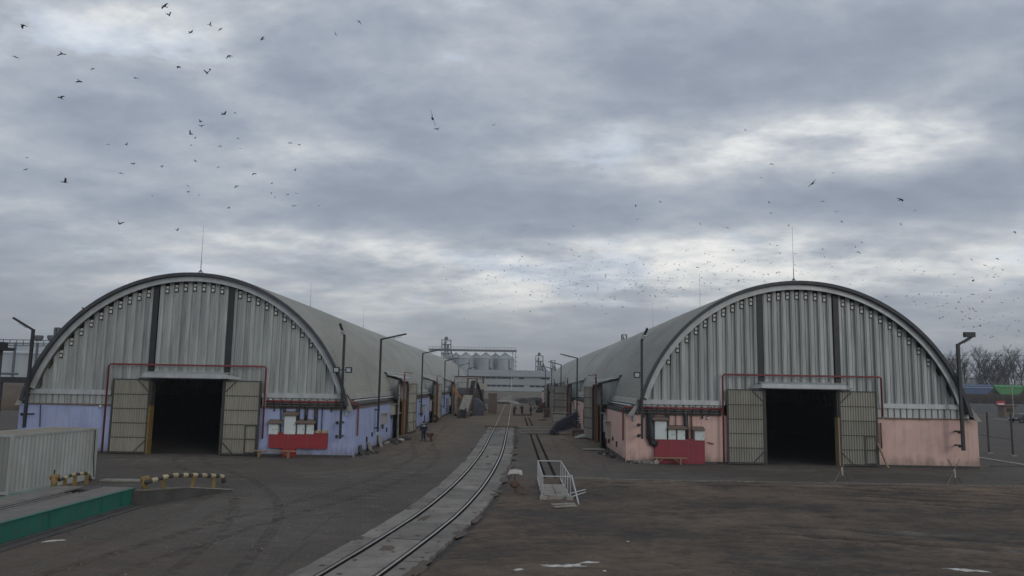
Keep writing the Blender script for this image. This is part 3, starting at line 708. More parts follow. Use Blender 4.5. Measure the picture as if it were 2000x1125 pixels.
    for s in (-1, 1):
        xx = sorted((cx + s*(xe - .12), cx + s*(hw - .01)))
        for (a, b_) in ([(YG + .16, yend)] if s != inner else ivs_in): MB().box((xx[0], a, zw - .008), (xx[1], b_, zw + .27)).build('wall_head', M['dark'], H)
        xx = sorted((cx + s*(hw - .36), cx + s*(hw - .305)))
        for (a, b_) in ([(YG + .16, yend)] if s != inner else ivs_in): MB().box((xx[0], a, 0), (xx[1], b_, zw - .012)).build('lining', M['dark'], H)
    # far end wall, floor
    MB().prism([(cx - hw, yend, 0), (cx + hw, yend, 0)] + [(cx + Rr*math.cos(t), yend, zc + Rr*math.sin(t)) for t in ring[::-1]], (0, .2, 0)).build('end_wall', M['galv'], H)
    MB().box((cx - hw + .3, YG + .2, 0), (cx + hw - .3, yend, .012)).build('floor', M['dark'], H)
    # --- front gate
    zg = 5.15
    gate_leaf(H, (cx + g0 - 2.62, YG - .36, .06), 2.6, 5.05, 0, wicket=False, mirror=False)
    gate_leaf(H, (cx + g1 + .02, YG - .36, .06), 2.6, 5.05, R(-2), wicket=True, mirror=True)
    for x, mt in ((cx + g0 + .03, 'yellow' if inner > 0 else 'frame'), (cx + g1 - .03, 'frame' if inner > 0 else 'wood')):
        MB().box((x - .045, YG - .42, 0), (x + .045, YG + .2, 3.3)).build('jamb_guard', M[mt], H)
        MB().box((x - .06, YG - .34, 3.3), (x + .06, YG + .2, zg)).build('jamb', M['frame'], H)
    hood = MB().prism([(cx + g0 - .35, YG - .95, 5.22), (cx + g1 + .35, YG - .95, 5.22), (cx + g1 + .35, YG - .95, 5.50), (cx + g0 - .35, YG - .95, 5.50)], (0, .03, 0)).build('gate_hood', M['trim'], H)
    MB().prism([(cx + g0 - .35, YG - .92, 5.50), (cx + g0 - .35, YG - .92, 5.46), (cx + g0 - .35, YG, 5.66), (cx + g0 - .35, YG, 5.70)][::-1], (g1 - g0 + .7, 0, 0)).build('hood_top', M['trim'], H)
    for s, x in ((-1, cx + g0 - .352), (1, cx + g1 + .352)):
        MB().prism([(x, YG - .95, 5.22), (x, YG - .95, 5.50), (x + s*.75, YG - .12, 5.28), (x + s*.75, YG - .12, 5.18)], (0, .02, .01)).build('hood_cheek', M['trim'], H)
    MB().box((cx + g0 - .05, YG - .9, 5.16), (cx + g1 + .05, YG + .2, 5.215)).build('lintel', M['frame'], H)
    # --- fire pipe round the gate
    a, b_ = cx + g0 - 2.92, cx + g1 + 2.92
    yp = YG - .55
    MB().tube([(a, yp, .1), (a, yp, 6.0), (a + .12, yp, 6.1), (b_ - .12, yp, 6.1), (b_, yp, 6.0), (b_, yp, 1.2 if inner > 0 else 3.4)], .065, 10).build('fire_pipe', M['rpipe'], H, smooth=True)
    # --- pipes and conduit along the inner half of the front
    s = inner
    xa, xb = sorted((cx + s*(max(abs(g0), g1) + 2.95), cx + s*(hw + .15)))
    MB().tube([(xa, YG - .42, 3.74), (xb, YG - .42, 3.74)], .075).build('pipe', M['rpipe'], H, smooth=True)
    MB().tube([(xa, YG - .36, 3.55), (xb, YG - .36, 3.55)], .05).build('pipe', M['steel'], H, smooth=True)
    MB().box((xa, YG - .46, 3.36), (xb, YG - .24, 3.44)).build('cable_tray', M['steel'], H)
    q = MB(); x = xa + .4
    while x < xb: q.box((x, YG - .44, 3.30), (x + .06, YG - .22, 3.86)); x += .62
    q.build('pipe_bracket', M['rust'], H, kind='stuff')
    xc = cx + s*(hw + .12)
    MB().tube([(xc, YG + .35, 3.7), (xc, YG + .35, 1.45)], .06).build('drop_pipe', M['rpipe'], H)
    MB().box((cx + s*(hw - .55) - .09, YG - .36, 2.85), (cx + s*(hw - .55) + .09, YG - .22, 3.5)).build('downspout', M['trim'], H)
    # --- side gates with dormer portals
    for gi, (ga, gb) in enumerate(gates):
        xw = cx + s*hw
        for yv in (ga, gb):
            xr = cx + s*(math.sqrt(Rr*Rr - (5.5 - zc)**2) - .15)
            poly = [(xw + s*.1, yv, 3.3), (xw + s*.1, yv, 5.35), (xr, yv, 5.75), (xr, yv, 4.6), (cx + s*(xe - .05), yv, 3.3)]
            MB().prism(poly, (0, .06 if yv == ga else -.06, 0)).build('portal_cheek', M['galv'], H)
            MB().bar((xw + s*.12, yv, 0), (xw + s*.12, yv, 5.3), .16).build('portal_post', M['frame'], H)
        x0, x1 = sorted((xw + s*.55, xw + s*.48))
        MB().box((x0, ga - .3, 5.28), (x1, gb + .3, 5.58)).build('portal_hood', M['trim'], H)
        MB().prism([(xw + s*.55, ga - .3, 5.58), (xr, ga - .3, 5.86), (xr, ga - .3, 5.90), (xw + s*.55, ga - .3, 5.62)][::int(s)], (0, gb - ga + .6, 0)).build('portal_roof', M['trim'], H)
        x0, x1 = sorted((xw - s*.5, xw - s*.42))
        MB().box((x0, gb - .3, .02), (x1, gb - .06, 3.6)).build('jamb_guard', M['yellow'], H)
        MB().box((min(xw - s*.1, xw + s*.02), gb - 1.9, .02), (max(xw - s*.1, xw + s*.02), gb - .08, 3.5)).build('inner_panel', M['yellow'] if gi < 2 else M['wood'], H)
        w2 = 2.9
        an_far = [R(10), R(6), R(8), R(8)][gi] if s > 0 else [R(11), R(36), R(12), R(10)][gi]
        # leaves stand folded back along the wall
        gate_leaf(H, (xw + s*.2, gb + .1, .06), w2, 5.0, (R(90) - an_far) if s > 0 else (R(90) + an_far), wicket=(s > 0), mirror=True, both=True)
        gate_leaf(H, (xw + s*.2, ga - .1, .06), w2, 5.0, (R(-90) + R(6)) if s > 0 else (R(-90) - R(6)), wicket=False, mirror=True, both=True)
        if gi < 3:
            MB().tube([(xw + s*.62, ga - .1, .3), (xw + s*.62, ga - .1, 5.55), (xw + s*.62, ga - .1, 6.15)], .07).build('fire_pipe', M['rpipe'], H)
            MB().bar((xw + s*.62, ga - .1, 6.12), (xw + s*.62, gb, 6.12), .07).build('fire_pipe', M['rpipe'], H)
            MB().prism([(xw + s*.7, ga - .4, 5.95), (xr - s*.3, ga - 1.0, 6.15), (xr - s*.3, ga - 1.0, 6.2), (xw + s*.7, ga - .4, 6.0)][::int(s)], (0, 1.6, 0)).build('pipe_canopy', M['trim'], H)
    return H

_leaf = {}
def gate_leaf(H, org, w, h, rz, wicket, mirror, both=False):
    """frame with cross rails, corrugated sheets between them and corner braces; local x along the leaf"""
    key = (w, h, wicket, mirror)
    org = Vector(org)
    if key not in _leaf:
        t = .09
        f = MB()
        f.box((0, -t/2, 0), (.10, t/2, h)); f.box((w - .10, -t/2, 0), (w, t/2, h))
        f.box((.10, -t/2, 0), (w - .10, t/2, .10)); f.box((.10, -t/2, h - .08), (w - .10, t/2, h))
        zs = [.10 + (h - .18)*i/5 for i in range(6)]
        parts = [('gate_leaf', f, 'frame')]
        for i in range(1, 5):
            r = MB(); r.box((.101, -t/2 + .002, zs[i] - .03), (w - .101, t/2 - .002, zs[i] + .03)); parts.append(('rail', r, 'frame'))
        bx = w - .1 if not mirror else .1; sg = -1 if not mirror else 1
        for (z, dz) in ((.1, .75), (h - .08, -.75)):
            b = MB(); b.bar((bx, -.035, z + dz), (bx + sg*.75, -.035, z), .06); parts.append(('brace', b, 'frame'))
        for i in range(5):
            s = MB(); n = 56; x0, x1 = .10, w - .10
            for j in range(n+1):
                x = x0 + (x1 - x0)*j/n; d = .044 if j % 4 in (1, 2) else -.03
                s.v += [Vector((x, -d, zs[i] + .02)), Vector((x, -d, zs[i+1] - .02))]
            for j in range(n): s.f.append((2*j, 2*j+2, 2*j+3, 2*j+1))
            parts.append(('sheet', s, 'sheet'))
        if wicket:
            d = MB(); xa, xb = (w - .95, w - .12) if mirror else (.12, .95)
            for (a, b_) in (((xa, -.075, .12), (xa + .08, -.047, 2.05)), ((xb - .08, -.075, .12), (xb, -.047, 2.05)), ((xa + .08, -.075, 1.97), (xb - .08, -.047, 2.05)), ((xa + .08, -.075, .12), (xb - .08, -.047, .2)), ((xa + .08, -.075, 1.05), (xb - .08, -.047, 1.12))): d.box(a, b_)
            parts.append(('wicket_door', d, 'frame'))
        _leaf[key] = []
        root = None
        for (nm, mb, mt) in parts:
            o = mb.build(nm, M[mt], H if root is None else root, local=True); _leaf[key].append((nm, o.data))
            if root is None: root = o; root.location = org - ORG[H]; root.rotation_euler = (0, 0, rz)
        return
    root = None
    for nm, me in _leaf[key]:
        o = bpy.data.objects.new(nm, me); col.objects.link(o)
        if root is None: root = o; o.parent = H; o.location = org - ORG[H]; o.rotation_euler = (0, 0, rz)
        else: o.parent = root

GL = [(73.0, 78.8), (103.9, 109.6), (135, 140.7), (166, 171.7)]
GR = [(67.3, 73.9), (102.6, 108.8), (136, 142), (168, 174)]
LC, LHW = -22.5, 11.6
RC, RHW = 19.85, 12.08
hall(LC, LHW, 11.42, .98, 'blue', 1, 'large arched corrugated metal hall with blue walls and open front gate', GL)
hall(RC, RHW, 11.58, .95, 'pink', -1, 'large arched corrugated metal hall with salmon pink walls and open front gate', GR)
XL = LC + LHW; XR = RC - RHW       # wall faces towards the track

# ------------------------------------------------------------------ far buildings
W = thing('warehouse', 'long pale grey warehouse with two rows of strip windows closing the lane', 'warehouse', (0, 300, 0))
MB().box((-60, 300, 0), (45, 330, 8.0)).build('wall', M['warehouse'], W)
MB().prism([(-61, 299, 8.0), (46, 299, 8.0), (46, 318, 10.6), (-61, 318, 10.6)], (0, .2, .25)).build('roof', M['wroof'], W)
w0 = None
for zz in (4.1, 7.15):
    x = -40.0
    while x < 30:
        if random.random() < .93:
            if w0 is None: w0 = MB().box((-.95, -.07, 0), (.95, -.01, .62)).build('window', M['wglass'], W, local=True); w0.location = Vector((x, 300, zz)) - ORG[W]
            else: part('window', w0.data, W, (x, 300, zz))
        x += 2.15
MB().box((-60, 299.8, 2.1), (45, 299.93, 2.5)).build('string_course', M['wroof'], W)
MB().box((-60, 299.84, 4.85), (45, 299.96, 4.95)).build('seam', M['wroof'], W)
MB().tube([(-.9, 299.7, 7.8), (-.9, 299.7, 2.2)], .13).build('downpipe', M['white'], W)
tag(MB().box((-22, 262, 0), (16, 263, 2.7)).box((-22, 261.9, 2.7), (16, 263.1, 2.85)).build('boundary_wall', M['clight'], origin=(0, 262, 0)), 'low pale concrete wall in front of the grey warehouse', 'wall')

def silo(px, Y, i, lab):
    c = at(px, 704, Y); r = 6.5; t = thing('grain_silo', lab, 'silo', (c.x, Y, 0), 0, 'grain silos behind the warehouse')
    zt = 22.5 + (Y - 550)*.02
    b = MB(); prof = []
    for k in range(27):
        z = k*zt/26; prof += [(r, z), (r + .06, z + zt/52)]
    b.lathe((c.x, Y, 0), prof + [(r, zt)], 32); b.build('drum', M['silo'], t)
    MB().lathe((c.x, Y, 0), [(r + .2, zt), (r + .25, zt + .15), (.9, zt + 3.9), (.9, zt + 4.7), (.2, zt + 4.8)], 32).build('cone_roof', M['silo'], t)
    f = MB()
    for k in range(16):
        a = k*math.pi/8; f.bar((c.x + (r+.2)*math.cos(a), Y + (r+.2)*math.sin(a), zt + .2), (c.x + .9*math.cos(a), Y + .9*math.sin(a), zt + 4.0), .18)
    f.build('roof_rib', M['lattice'], t, kind='stuff')
    MB().box((c.x + 3.2, Y - r - .4, zt - 8), (c.x + 4.6, Y - r + 2.2, zt - 6.2)).build('hatch', M['lattice'], t)
    MB().box((c.x + 3.0, Y - r - .5, 7), (c.x + 3.2, Y - r + 2.5, zt)).build('ladder', M['lattice'], t)
for i, (px, Y, lab) in enumerate([(986.5, 548, 'rightmost galvanized grain silo of the front row'), (948.7, 550, 'middle galvanized grain silo of the front row'), (909.7, 552, 'left galvanized grain silo of the front row, partly behind the hall roof'),
                                  (967.6, 570, 'galvanized grain silo of the rear row, between the two right front silos'), (930, 572, 'galvanized grain silo of the rear row, between the two left front silos'), (890.5, 574, 'leftmost grain silo, just rising above the hall roof')]):
    silo(px, Y, i, lab)
a, b = at(838, 684, 560), at(1009, 691, 560)
g_ = thing('conveyor_gallery', 'long horizontal conveyor gallery with railing running over the silo tops', 'conveyor', (a.x, 560, 0))
za = 28.2
MB().box((a.x, 558.7, za), (b.x, 561.3, za + 1.5)).build('conveyor_deck', M['lattice'], g_)
rl = MB(); x = a.x
while x < b.x: rl.bar((x, 558.6, za + 1.5), (x, 558.6, za + 3.1), .14); x += 2.6
rl.bar((a.x, 558.6, za + 3.1), (b.x, 558.6, za + 3.1), .16); rl.bar((a.x, 558.6, za + 2.3), (b.x, 558.6, za + 2.3), .1)
rl.build('railing', M['lattice'], g_)
sp = MB()
for x in (b.x - .6, b.x - 3.0, at(967, 700, 560).x, at(928, 700, 560).x): sp.bar((x, 558.7, 0), (x, 558.7, za), .35)
for k in range(8): sp.bar((b.x - .6, 558.7, k*3.5), (b.x - 3.0, 558.7, k*3.5 + 3.5), .18); sp.bar((b.x - 3.2, 558.2, k*3.5), (b.x + .8, 558.2, k*3.5), .22)
sp.build('support', M['lattice'], g_)
MB().bar((at(1010, 694, 560).x, 558.7, za), (at(1006, 716, 560).x, 558.7, 14), .7).build('spout', M['lattice'], g_)

def tower(px, Y, ytop, wpx, label, head=True, zb=0):
    c = at(px, ytop, Y); w = wpx/1500*Y/2; zt = c.z; cx = c.x
    t = thing('elevator_tower', label, 'tower', (cx, Y, zb))
    f = MB()
    for sx in (-1, 1):
        for sy in (-1, 1): f.bar((cx + sx*w, Y + sy*w, zb), (cx + sx*w, Y + sy*w, zt), .32)
    f.build('column', M['lattice'], t)
    nl = max(4, int((zt - zb)/3.0)); d = MB(); g = MB()
    for k in range(nl+1):
        z = zb + (zt - zb)*k/nl
        for s in (-1, 1):
            d.bar((cx - w, Y + s*w, z), (cx + w, Y + s*w, z), .22); d.bar((cx + s*w, Y - w, z), (cx + s*w, Y + w, z), .22)
            if k < nl:
                z1 = zb + (zt - zb)*(k+1)/nl; d.bar((cx - w*(-1)**k, Y + s*w, z), (cx + w*(-1)**k, Y + s*w, z1), .16)
        if k % 2 == 0: g.box((cx - w*1.12, Y - w*1.1, z), (cx + w*1.12, Y + w*1.1, z + .15))
    d.build('bracing', M['lattice'], t); g.build('landing', M['lattice'], t)
    b = MB(); b.box((cx - w*.45, Y - w*.4, zb), (cx - w*.05, Y + w*.4, zt - .8)); b.box((cx + w*.15, Y - w*.4, zb), (cx + w*.55, Y + w*.4, zt - 3)); b.build('elevator_leg', M['lattice'], t)
    MB().box((cx - w*.7, Y - w*.6, zb + (zt - zb)*.55), (cx + w*.75, Y + w*.6, zb + (zt - zb)*.75)).build('cleaner_housing', M['silo'], t)
    if head: MB().blob((cx - w*.05, Y, zt + 1.0), (w*.42, w*.42, w*.5), 3, 2, .04).build('head', M['lattice'], t)
    MB().tube([(cx + w, Y, zt*.8 + zb*.2), (cx + w*1.6, Y, zt*.66 + zb*.34), (cx + w*2.2, Y, zt*.58 + zb*.42)], .5).build('spout', M['lattice'], t)
tower(872, 556, 664, 17.5, 'tall lattice grain elevator tower with round head left of the silos')
tower(1053.5, 450, 695, 14, 'lattice grain elevator tower standing right of the silos')
tower(1080, 430, 704, 8, 'slim far elevator tower peeping above the roof of the right hall', False)
tower(1219, 330, 654, 9, 'lattice mast with a crown of floodlights behind the roof of the right hall', False)
tower(113, 150, 641, 6.5, 'lattice mast with lamps just behind the left shoulder of the left hall', False)

# pale tank building, gantry and blockhouse at the left edge
tb = thing('tank_block', 'pale blue grey storage tanks behind the left hall, the lower one nearer', 'storage tank', (-95, 150, 0))
p0, p1 = at(30, 672, 150), at(64, 740, 150)
MB().lathe((at(40, 700, 158).x, 158, 0), [(6.5, 0), (6.5, 9.4), (6.6, 9.45), (6.6, 9.7), (0.3, 10.3)], 40).build('tank', M['tank'], tb)
MB().lathe((at(92, 700, 165).x, 165, 0), [(6.2, 0), (6.2, 11.8), (6.3, 11.85), (6.3, 12.1), (0.3, 12.6)], 40).build('tank', M['tank'], tb)
MB().lathe((at(10, 700, 172).x, 172, 0), [(7, 0), (7, 12.2), (7.1, 12.3), (0.3, 12.9)], 40).build('tank', M['tank'], tb)
ga = thing('pipe_gantry', 'thin pipe gantry with handrail and drums above the pale tanks at left', 'gantry', (-95, 148, 0))
a, b = at(-20, 668, 148), at(118, 670, 148); rl = MB()
for dz in (-.6, -.2, .5): rl.bar((a.x, 148, a.z + dz), (b.x, 148, a.z + dz), .16)
x = a.x
while x < b.x: rl.bar((x, 148, a.z - .6), (x, 148, a.z + .5), .1); x += 1.3
for x in (a.x + 5, b.x - 4.4): rl.bar((x, 148, 0), (x, 148, a.z), .35)
rl.build('walkway', M['lattice'], ga)
for px in (75, 101): c = at(px, 665, 148); MB().lathe((c.x, 148, c.z - .1), [(.5, 0), (.8, .5), (.85, 1.0), (.6, 1.1)], 12).build('drum', M['lattice'], ga)
pb = thing('pipe_bridge', 'dark pipe bridge crossing between the blockhouse and the left hall', 'pipe bridge', (-60, 95, 0))
a, b = at(-30, 741, 95), at(64, 741, 95)
MB().box((a.x, 94.7, a.z - .35), (b.x, 95.3, a.z + .35)).build('beam', M['steel'], pb); MB().tube([(a.x, 94.4, a.z + .75), (b.x - 1.5, 94.4, a.z + .75)], .14).build('pipe', M['lattice'], pb)
for x in (a.x + 2, b.x - .5): MB().bar((x, 95, 0), (x, 95, a.z - .35), .4).build('post', M['steel'], pb)
tag(MB().blob((at(30, 760, 125).x - 8, 125, 0), (19, 10, 4.6), 4, 4, .03).build('soil_mound', M['soil'], origin=(-70, 125, 0), smooth=True), kind='structure')
bh = thing('blockhouse', 'small dark block-built hut with flat roof at the left edge', 'hut', (-28, 36.5, 0))
c = at(-1, 760, 41)
MB().box((c.x - 6, 36.5, 0), (c.x, 41, 6.5)).build('wall', M['brick'], bh)
q = None
for r_ in range(10, 32):
    for k in range(3):
        x1 = c.x - .01 - k*.42 - (.2 if r_ % 2 else 0)
        if q is None:
            q = MB().box((-.40, -.02, 0), (0, .03, .185)).build('block', M['brick'], bh, local=True); q.location = Vector((x1, 36.5, r_*.2)) - ORG[bh]
        else: part('block', q.data, bh, (x1, 36.5 + random.uniform(-.006, .006), r_*.2))
MB().box((c.x - 6.2, 36.0, 6.5), (c.x + .34, 41.4, 6.66)).box((c.x - 6.2, 36.15, 6.66), (c.x + .1, 41.2, 6.95)).build('roof', M['steel'], bh)
gx = c.x + .22
MB().tube([(gx + .12, 36.2, 6.45), (gx + .1, 36.2, 6.2), (gx - .1, 36.28, 6.0), (gx - .12, 36.3, .2)], .085).build('downpipe', M['black'], bh, smooth=True)
MB().tube([(gx - .32, 36.42, 6.4), (gx - .32, 36.42, 3)], .035).build('cable', M['white'], bh)

# ------------------------------------------------------------------ right background: wagons on a bank, bare trees, wires
YB = 285
b0, b1 = at(1840, 780, YB), at(2080, 780, YB)
MB().prism([(60, YB - 16, 0), (60, YB - 6, 3.0), (60, YB + 14, 3.2), (60, YB + 26, 0)], (260, 0, 0)).build('railway_bank', M['brush'], kind='structure')
def wagon(px0, px1, mt, lab):
    a, b = at(px0, 760, YB).x, at(px1, 760, YB).x; zb = 3.2; cx = (a + b)/2; L2 = (b - a)/2 - .35
    t = thing('hopper_wagon', lab, 'hopper wagon', (cx, YB, zb), 0, 'hopper wagons on the railway bank')
    bt, tp = L2*.62, L2
    # slanted-end body, rounded roof
    pf = [(-bt, 1.2), (bt, 1.2), (tp, 3.2), (tp, 4.05), (-tp, 4.05), (-tp, 3.2)]
    MB().prism([(cx + x, YB - 1.5, zb + z) for x, z in pf], (0, 3.0, 0)).build('body', M[mt], t)
    rf = MB(); n = 8
    poly = [(cx - tp, YB - 1.55 + 3.1*i/n, zb + 4.05 + .62*math.sin(math.pi*i/n)) for i in range(n+1)]
    rf.prism(poly, (2*tp, 0, 0)); rf.build('roof', M[mt], t)
    if mt == 'wagblue': MB().box((cx - tp, YB - 1.66, zb + 3.55), (cx + tp, YB - 1.63, zb + 3.75)).build('stripe', M['tank'], t)
    r2 = MB(); x = -tp + .5
    while x < tp - .2: r2.box((cx + x, YB - 1.62, zb + 3.0), (cx + x + .12, YB - 1.5, zb + 4.05)); x += .95
    r2.build('side_rib', M[mt], t, kind='stuff')
    for k in range(4): MB().lathe((cx - tp + tp*2*(k + .5)/4, YB, zb + 4.6), [(.35, 0), (.35, .22), (.1, .3)], 10).build('hatch', M['lattice'], t)
    MB().box((cx - L2 - .1, YB - .9, zb + .95), (cx + L2 + .1, YB + .9, zb + 1.2)).build('underframe', M['steel'], t)
    for sx in (-1, 1):
        for dx in (-.9, .9):
            MB().tube([(cx + sx*(L2 - 2) + dx, YB - .8, zb + .5), (cx + sx*(L2 - 2) + dx, YB - .65, zb + .5)], .48, 14).build('wheel', M['rust'], t)
        MB().bar((cx + sx*(L2 - .2), YB - 1.4, zb + 1.1), (cx + sx*(tp - .1), YB - 1.4, zb + 3.9), .1).build('end_ladder', M['steel'], t)
wagon(1866, 1936.5, 'wagblue', 'blue hopper wagon on the bank right behind the right hall')
wagon(1937, 1996, 'waggreen', 'bright green hopper wagon coupled behind the blue one')
wagon(1997, 2060, 'waggreen', 'second green hopper wagon cut by the right edge of the photo')
MB().box((60, YB - .85, 3.15), (320, YB - .75, 3.32)).box((60, YB + .75, 3.15), (320, YB + .85, 3.32)).build('siding_rail', M['rail'], kind='structure')

def brush_belt(name, x0, x1, y0, y1, z, n, h, m, seed):
    rnd = random.Random(seed); mb = MB()
    for i in range(n):
        x, yv = rnd.uniform(x0, x1), rnd.uniform(y0, y1); hh = h*rnd.uniform(.4, 1.1)
        for k in range(5):
            dx, dy = rnd.gauss(0, hh*.3), rnd.gauss(0, hh*.3); w = .07
            mb.add([(x - w, yv, z), (x + w, yv, z), (x + dx, yv + dy, z + hh)], [(0, 1, 2)])
            mb.add([(x + dx*.4, yv + dy*.4, z + hh*.4), (x + dx*.4 + w, yv + dy*.4, z + hh*.42), (x + dx*.4 + rnd.gauss(0, .5), yv, z + hh*rnd.uniform(.6, 1))], [(0, 1, 2)])
    mb.build(name, M[m], kind='stuff')
brush_belt('dry_brush', 95, 230, YB - 15, YB - 3, .9, 3200, 3.9, 'brush', 11)
brush_belt('dry_brush', 110, 290, YB + 22, YB + 60, .3, 4200, 9.5, 'brush', 12)
brush_belt('dry_brush', -30, 60, 420, 470, .0, 1800, 11, 'brush', 13)

def bare_tree(x, y, h, spread, seed, lab):
    rnd = random.Random(seed); t = thing('bare_tree', lab, 'tree', (x, y, 0), 0, 'bare winter trees behind the wagons')
    tr = MB(); tw = MB()
    def limb(p, d, ln, r, lev):
        q = p + d*ln
        m = p + d*ln*.5 + Vector((rnd.gauss(0, ln*.03), rnd.gauss(0, ln*.03), 0))
        (tr if lev == 0 else tw).tube([p, m, q], r, 5 if lev < 2 else 3, r*.45, cap=False)
        if lev >= 4 or ln < .7: return
        for k in range([13, 7, 4, 3][lev]):
            f = rnd.uniform(.22, 1.0); b = p + (q - p)*f
            a = rnd.uniform(0, 6.28); up = .80 - .12*lev
            dd = (d*.55 + Vector((math.cos(a)*spread, math.sin(a)*spread, up*.5))).normalized()
            limb(b, dd, ln*rnd.uniform(.36, .58)*(1.15 - .35*f), max(.03, r*.42), lev + 1)
    limb(Vector((x, y, 0)), Vector((rnd.gauss(0, .03), 0, 1)).normalized(), h*.72, h*.014, 0)
    tr.build('trunk', M['bark'], t); tw.build('crown', M['twig'], t)
k = 0
for (px, ytop, sp_, lab) in [(1853, 690, .55, 'bare tree nearest to the right hall, seen beside the corner lamp'), (1869, 684, .55, 'tall bare tree just left of the corner lamp arm'), (1882, 700, .55, 'low bare tree behind the blue wagon'),
        (1908, 684, .6, 'fan-shaped bare tree above the middle of the blue wagon'), (1922, 679, .6, 'tallest bare tree above the right end of the blue wagon'), (1935, 690, .55, 'bare tree above the gap between blue and green wagon'),
        (1958, 688, .55, 'slender bare tree above the left half of the green wagon'), (1975, 680, .6, 'broad bare tree above the right half of the green wagon'), (1992, 684, .6, 'bare tree at the right edge of the photo'), (1945, 705, .5, 'low thin bare tree between the two tallest ones'), (1915, 706, .5, 'low thin bare tree in front of the fan-shaped one'), (1967, 702, .5, 'low thin bare tree over the green wagon'), (1861, 704, .5, 'low thin bare tree beside the corner lamp pole')]:
    Y = 335 + (k*37 % 40); c = at(px, ytop, Y); bare_tree(c.x, Y, c.z*1.0, sp_, 40 + k, lab); k += 1
for (px, ytop, lab) in [(1066, 716, 'small bare tree right of the elevator tower, far behind'), (1022, 724, 'low bare tree between silos and elevator tower')]:
    c = at(px, ytop, 480); bare_tree(c.x, 480, c.z, .6, 70 + k, lab); k += 1
# overhead lines along the railway
for (yp, dz, lab) in ((691.5, 0, 'topmost overhead wire crossing in front of the bare trees'), (700, 0, 'second overhead wire in front of the bare trees'), (720, 0, 'lowest overhead wire in front of the bare trees')):
    a, b = at(1790, yp - 1, 240), at(2040, yp + 2, 240)
    pts = [a.lerp(b, i/10) + Vector((0, 0, -.5*math.sin(math.pi*i/10))) for i in range(11)]
    tag(MB().tube(pts, .05, 5).build('overhead_wire', M['steel'], origin=a), lab, 'wire', 'overhead wires by the railway')
a, b = at(1880, 737, 420), at(1965, 737, 420)
tag(MB().box((a.x, 420, 0), (b.x, 430, a.z - .2)).prism([(a.x - 1, 419, a.z - .2), (b.x + 1, 419, a.z - .2), (b.x + 1, 425, a.z + 1), (a.x - 1, 425, a.z + 1)], (0, .1, .2)).build('far_shed', M['warehouse'], origin=(a.x, 420, 0)), 'far long shed with pale roof glimpsed between the bare trees', 'shed')

# open ground to the right: fence, posts, sign, booth, cars, kerb lines
fp = []
for (px, yb_, yt, lab) in ((1932, 886, 808, 'tall dark steel post standing nearest to the pink corner'), (1979, 891, 812, 'tall dark steel post nearest to the right edge of the photo')):
    c = gnd(px, yb_); t = thing('fence_post', lab, 'post', c, 0, 'dark steel posts on the open ground')
    MB().box((c.x - .055, c.y - .055, -.1), (c.x + .055, c.y + .055, 3.45)).build('post', M['steel'], t)
    MB().box((c.x - .07, c.y - .07, 3.45), (c.x + .07, c.y + .07, 3.49)).build('cap', M['steel'], t)
    MB().box((c.x - .25, c.y - .25, 0), (c.x + .25, c.y + .25, .1)).build('footing', M['clight'], t)
def lowkerb(pa, pb, w, m, lab):
    a, b = gnd(*pa), gnd(*pb); mb = MB(); mb.bar(a + Vector((0, 0, .02)), b + Vector((0, 0, .02)), w*1.6, .07)
    return tag(mb.build('kerb', M[m], origin=a), lab, 'kerb')
lowkerb((1905, 893), (2010, 910), .25, 'clight', 'pale kerb running to the right edge past the pink corner')
lowkerb((1935, 911), (2010, 912), .10, 'cdark', 'thin pale kerb line on the tarmac right of the pink corner')
lowkerb((1915, 850), (1972, 858), .25, 'cdark', 'muddy kerb across the open ground at mid distance')
lowkerb((1940, 818), (2010, 822), .7, 'clight', 'pale strip of concrete in front of the red sign')
c = gnd(1956, 812); sg = thing('notice_board', 'red notice board on pale legs on the open ground at right', 'sign', c)
MB().box((c.x - 1.0, c.y - .04, 1.9), (c.x + 1.0, c.y + .04, 3.3)).build('board', M['signred'], sg)
MB().box((c.x - .7, c.y - .06, 2.45), (c.x + .7, c.y - .042, 2.75)).build('white_bar', M['white'], sg)
for dx in (-.7, 0, .7): MB().box((c.x + dx - .06, c.y - .03, 0), (c.x + dx + .06, c.y + .03, 1.9)).build('leg', M['white'], sg)
c = gnd(1974, 815); bt = thing('guard_booth', 'small brown booth with overhanging roof beside the red notice board', 'booth', c)
MB().box((c.x - 1.3, c.y, 0), (c.x + 1.3, c.y + 2.2, 2.3)).build('wall', M['brown'], bt); MB().box((c.x - 1.6, c.y - .3, 2.3), (c.x + 1.6, c.y + 2.5, 2.5)).build('roof', M['rust'], bt)
MB().box((c.x - .8, c.y - .05, 1.1), (c.x + .5, c.y - .005, 1.9)).build('window', M['wglass'], bt)
tag(MB().tube([(c.x + .3, c.y - .6, 0), (c.x + .3, c.y - .6, 7.0)], .07).box((c.x + .1, c.y - 1.3, 6.95), (c.x + .5, c.y - .5, 7.05)).build('street_lamp', M['signw'], origin=(c.x + .3, c.y - .6, 0)), 'thin pale lamp pole beside the brown booth', 'lamp post')
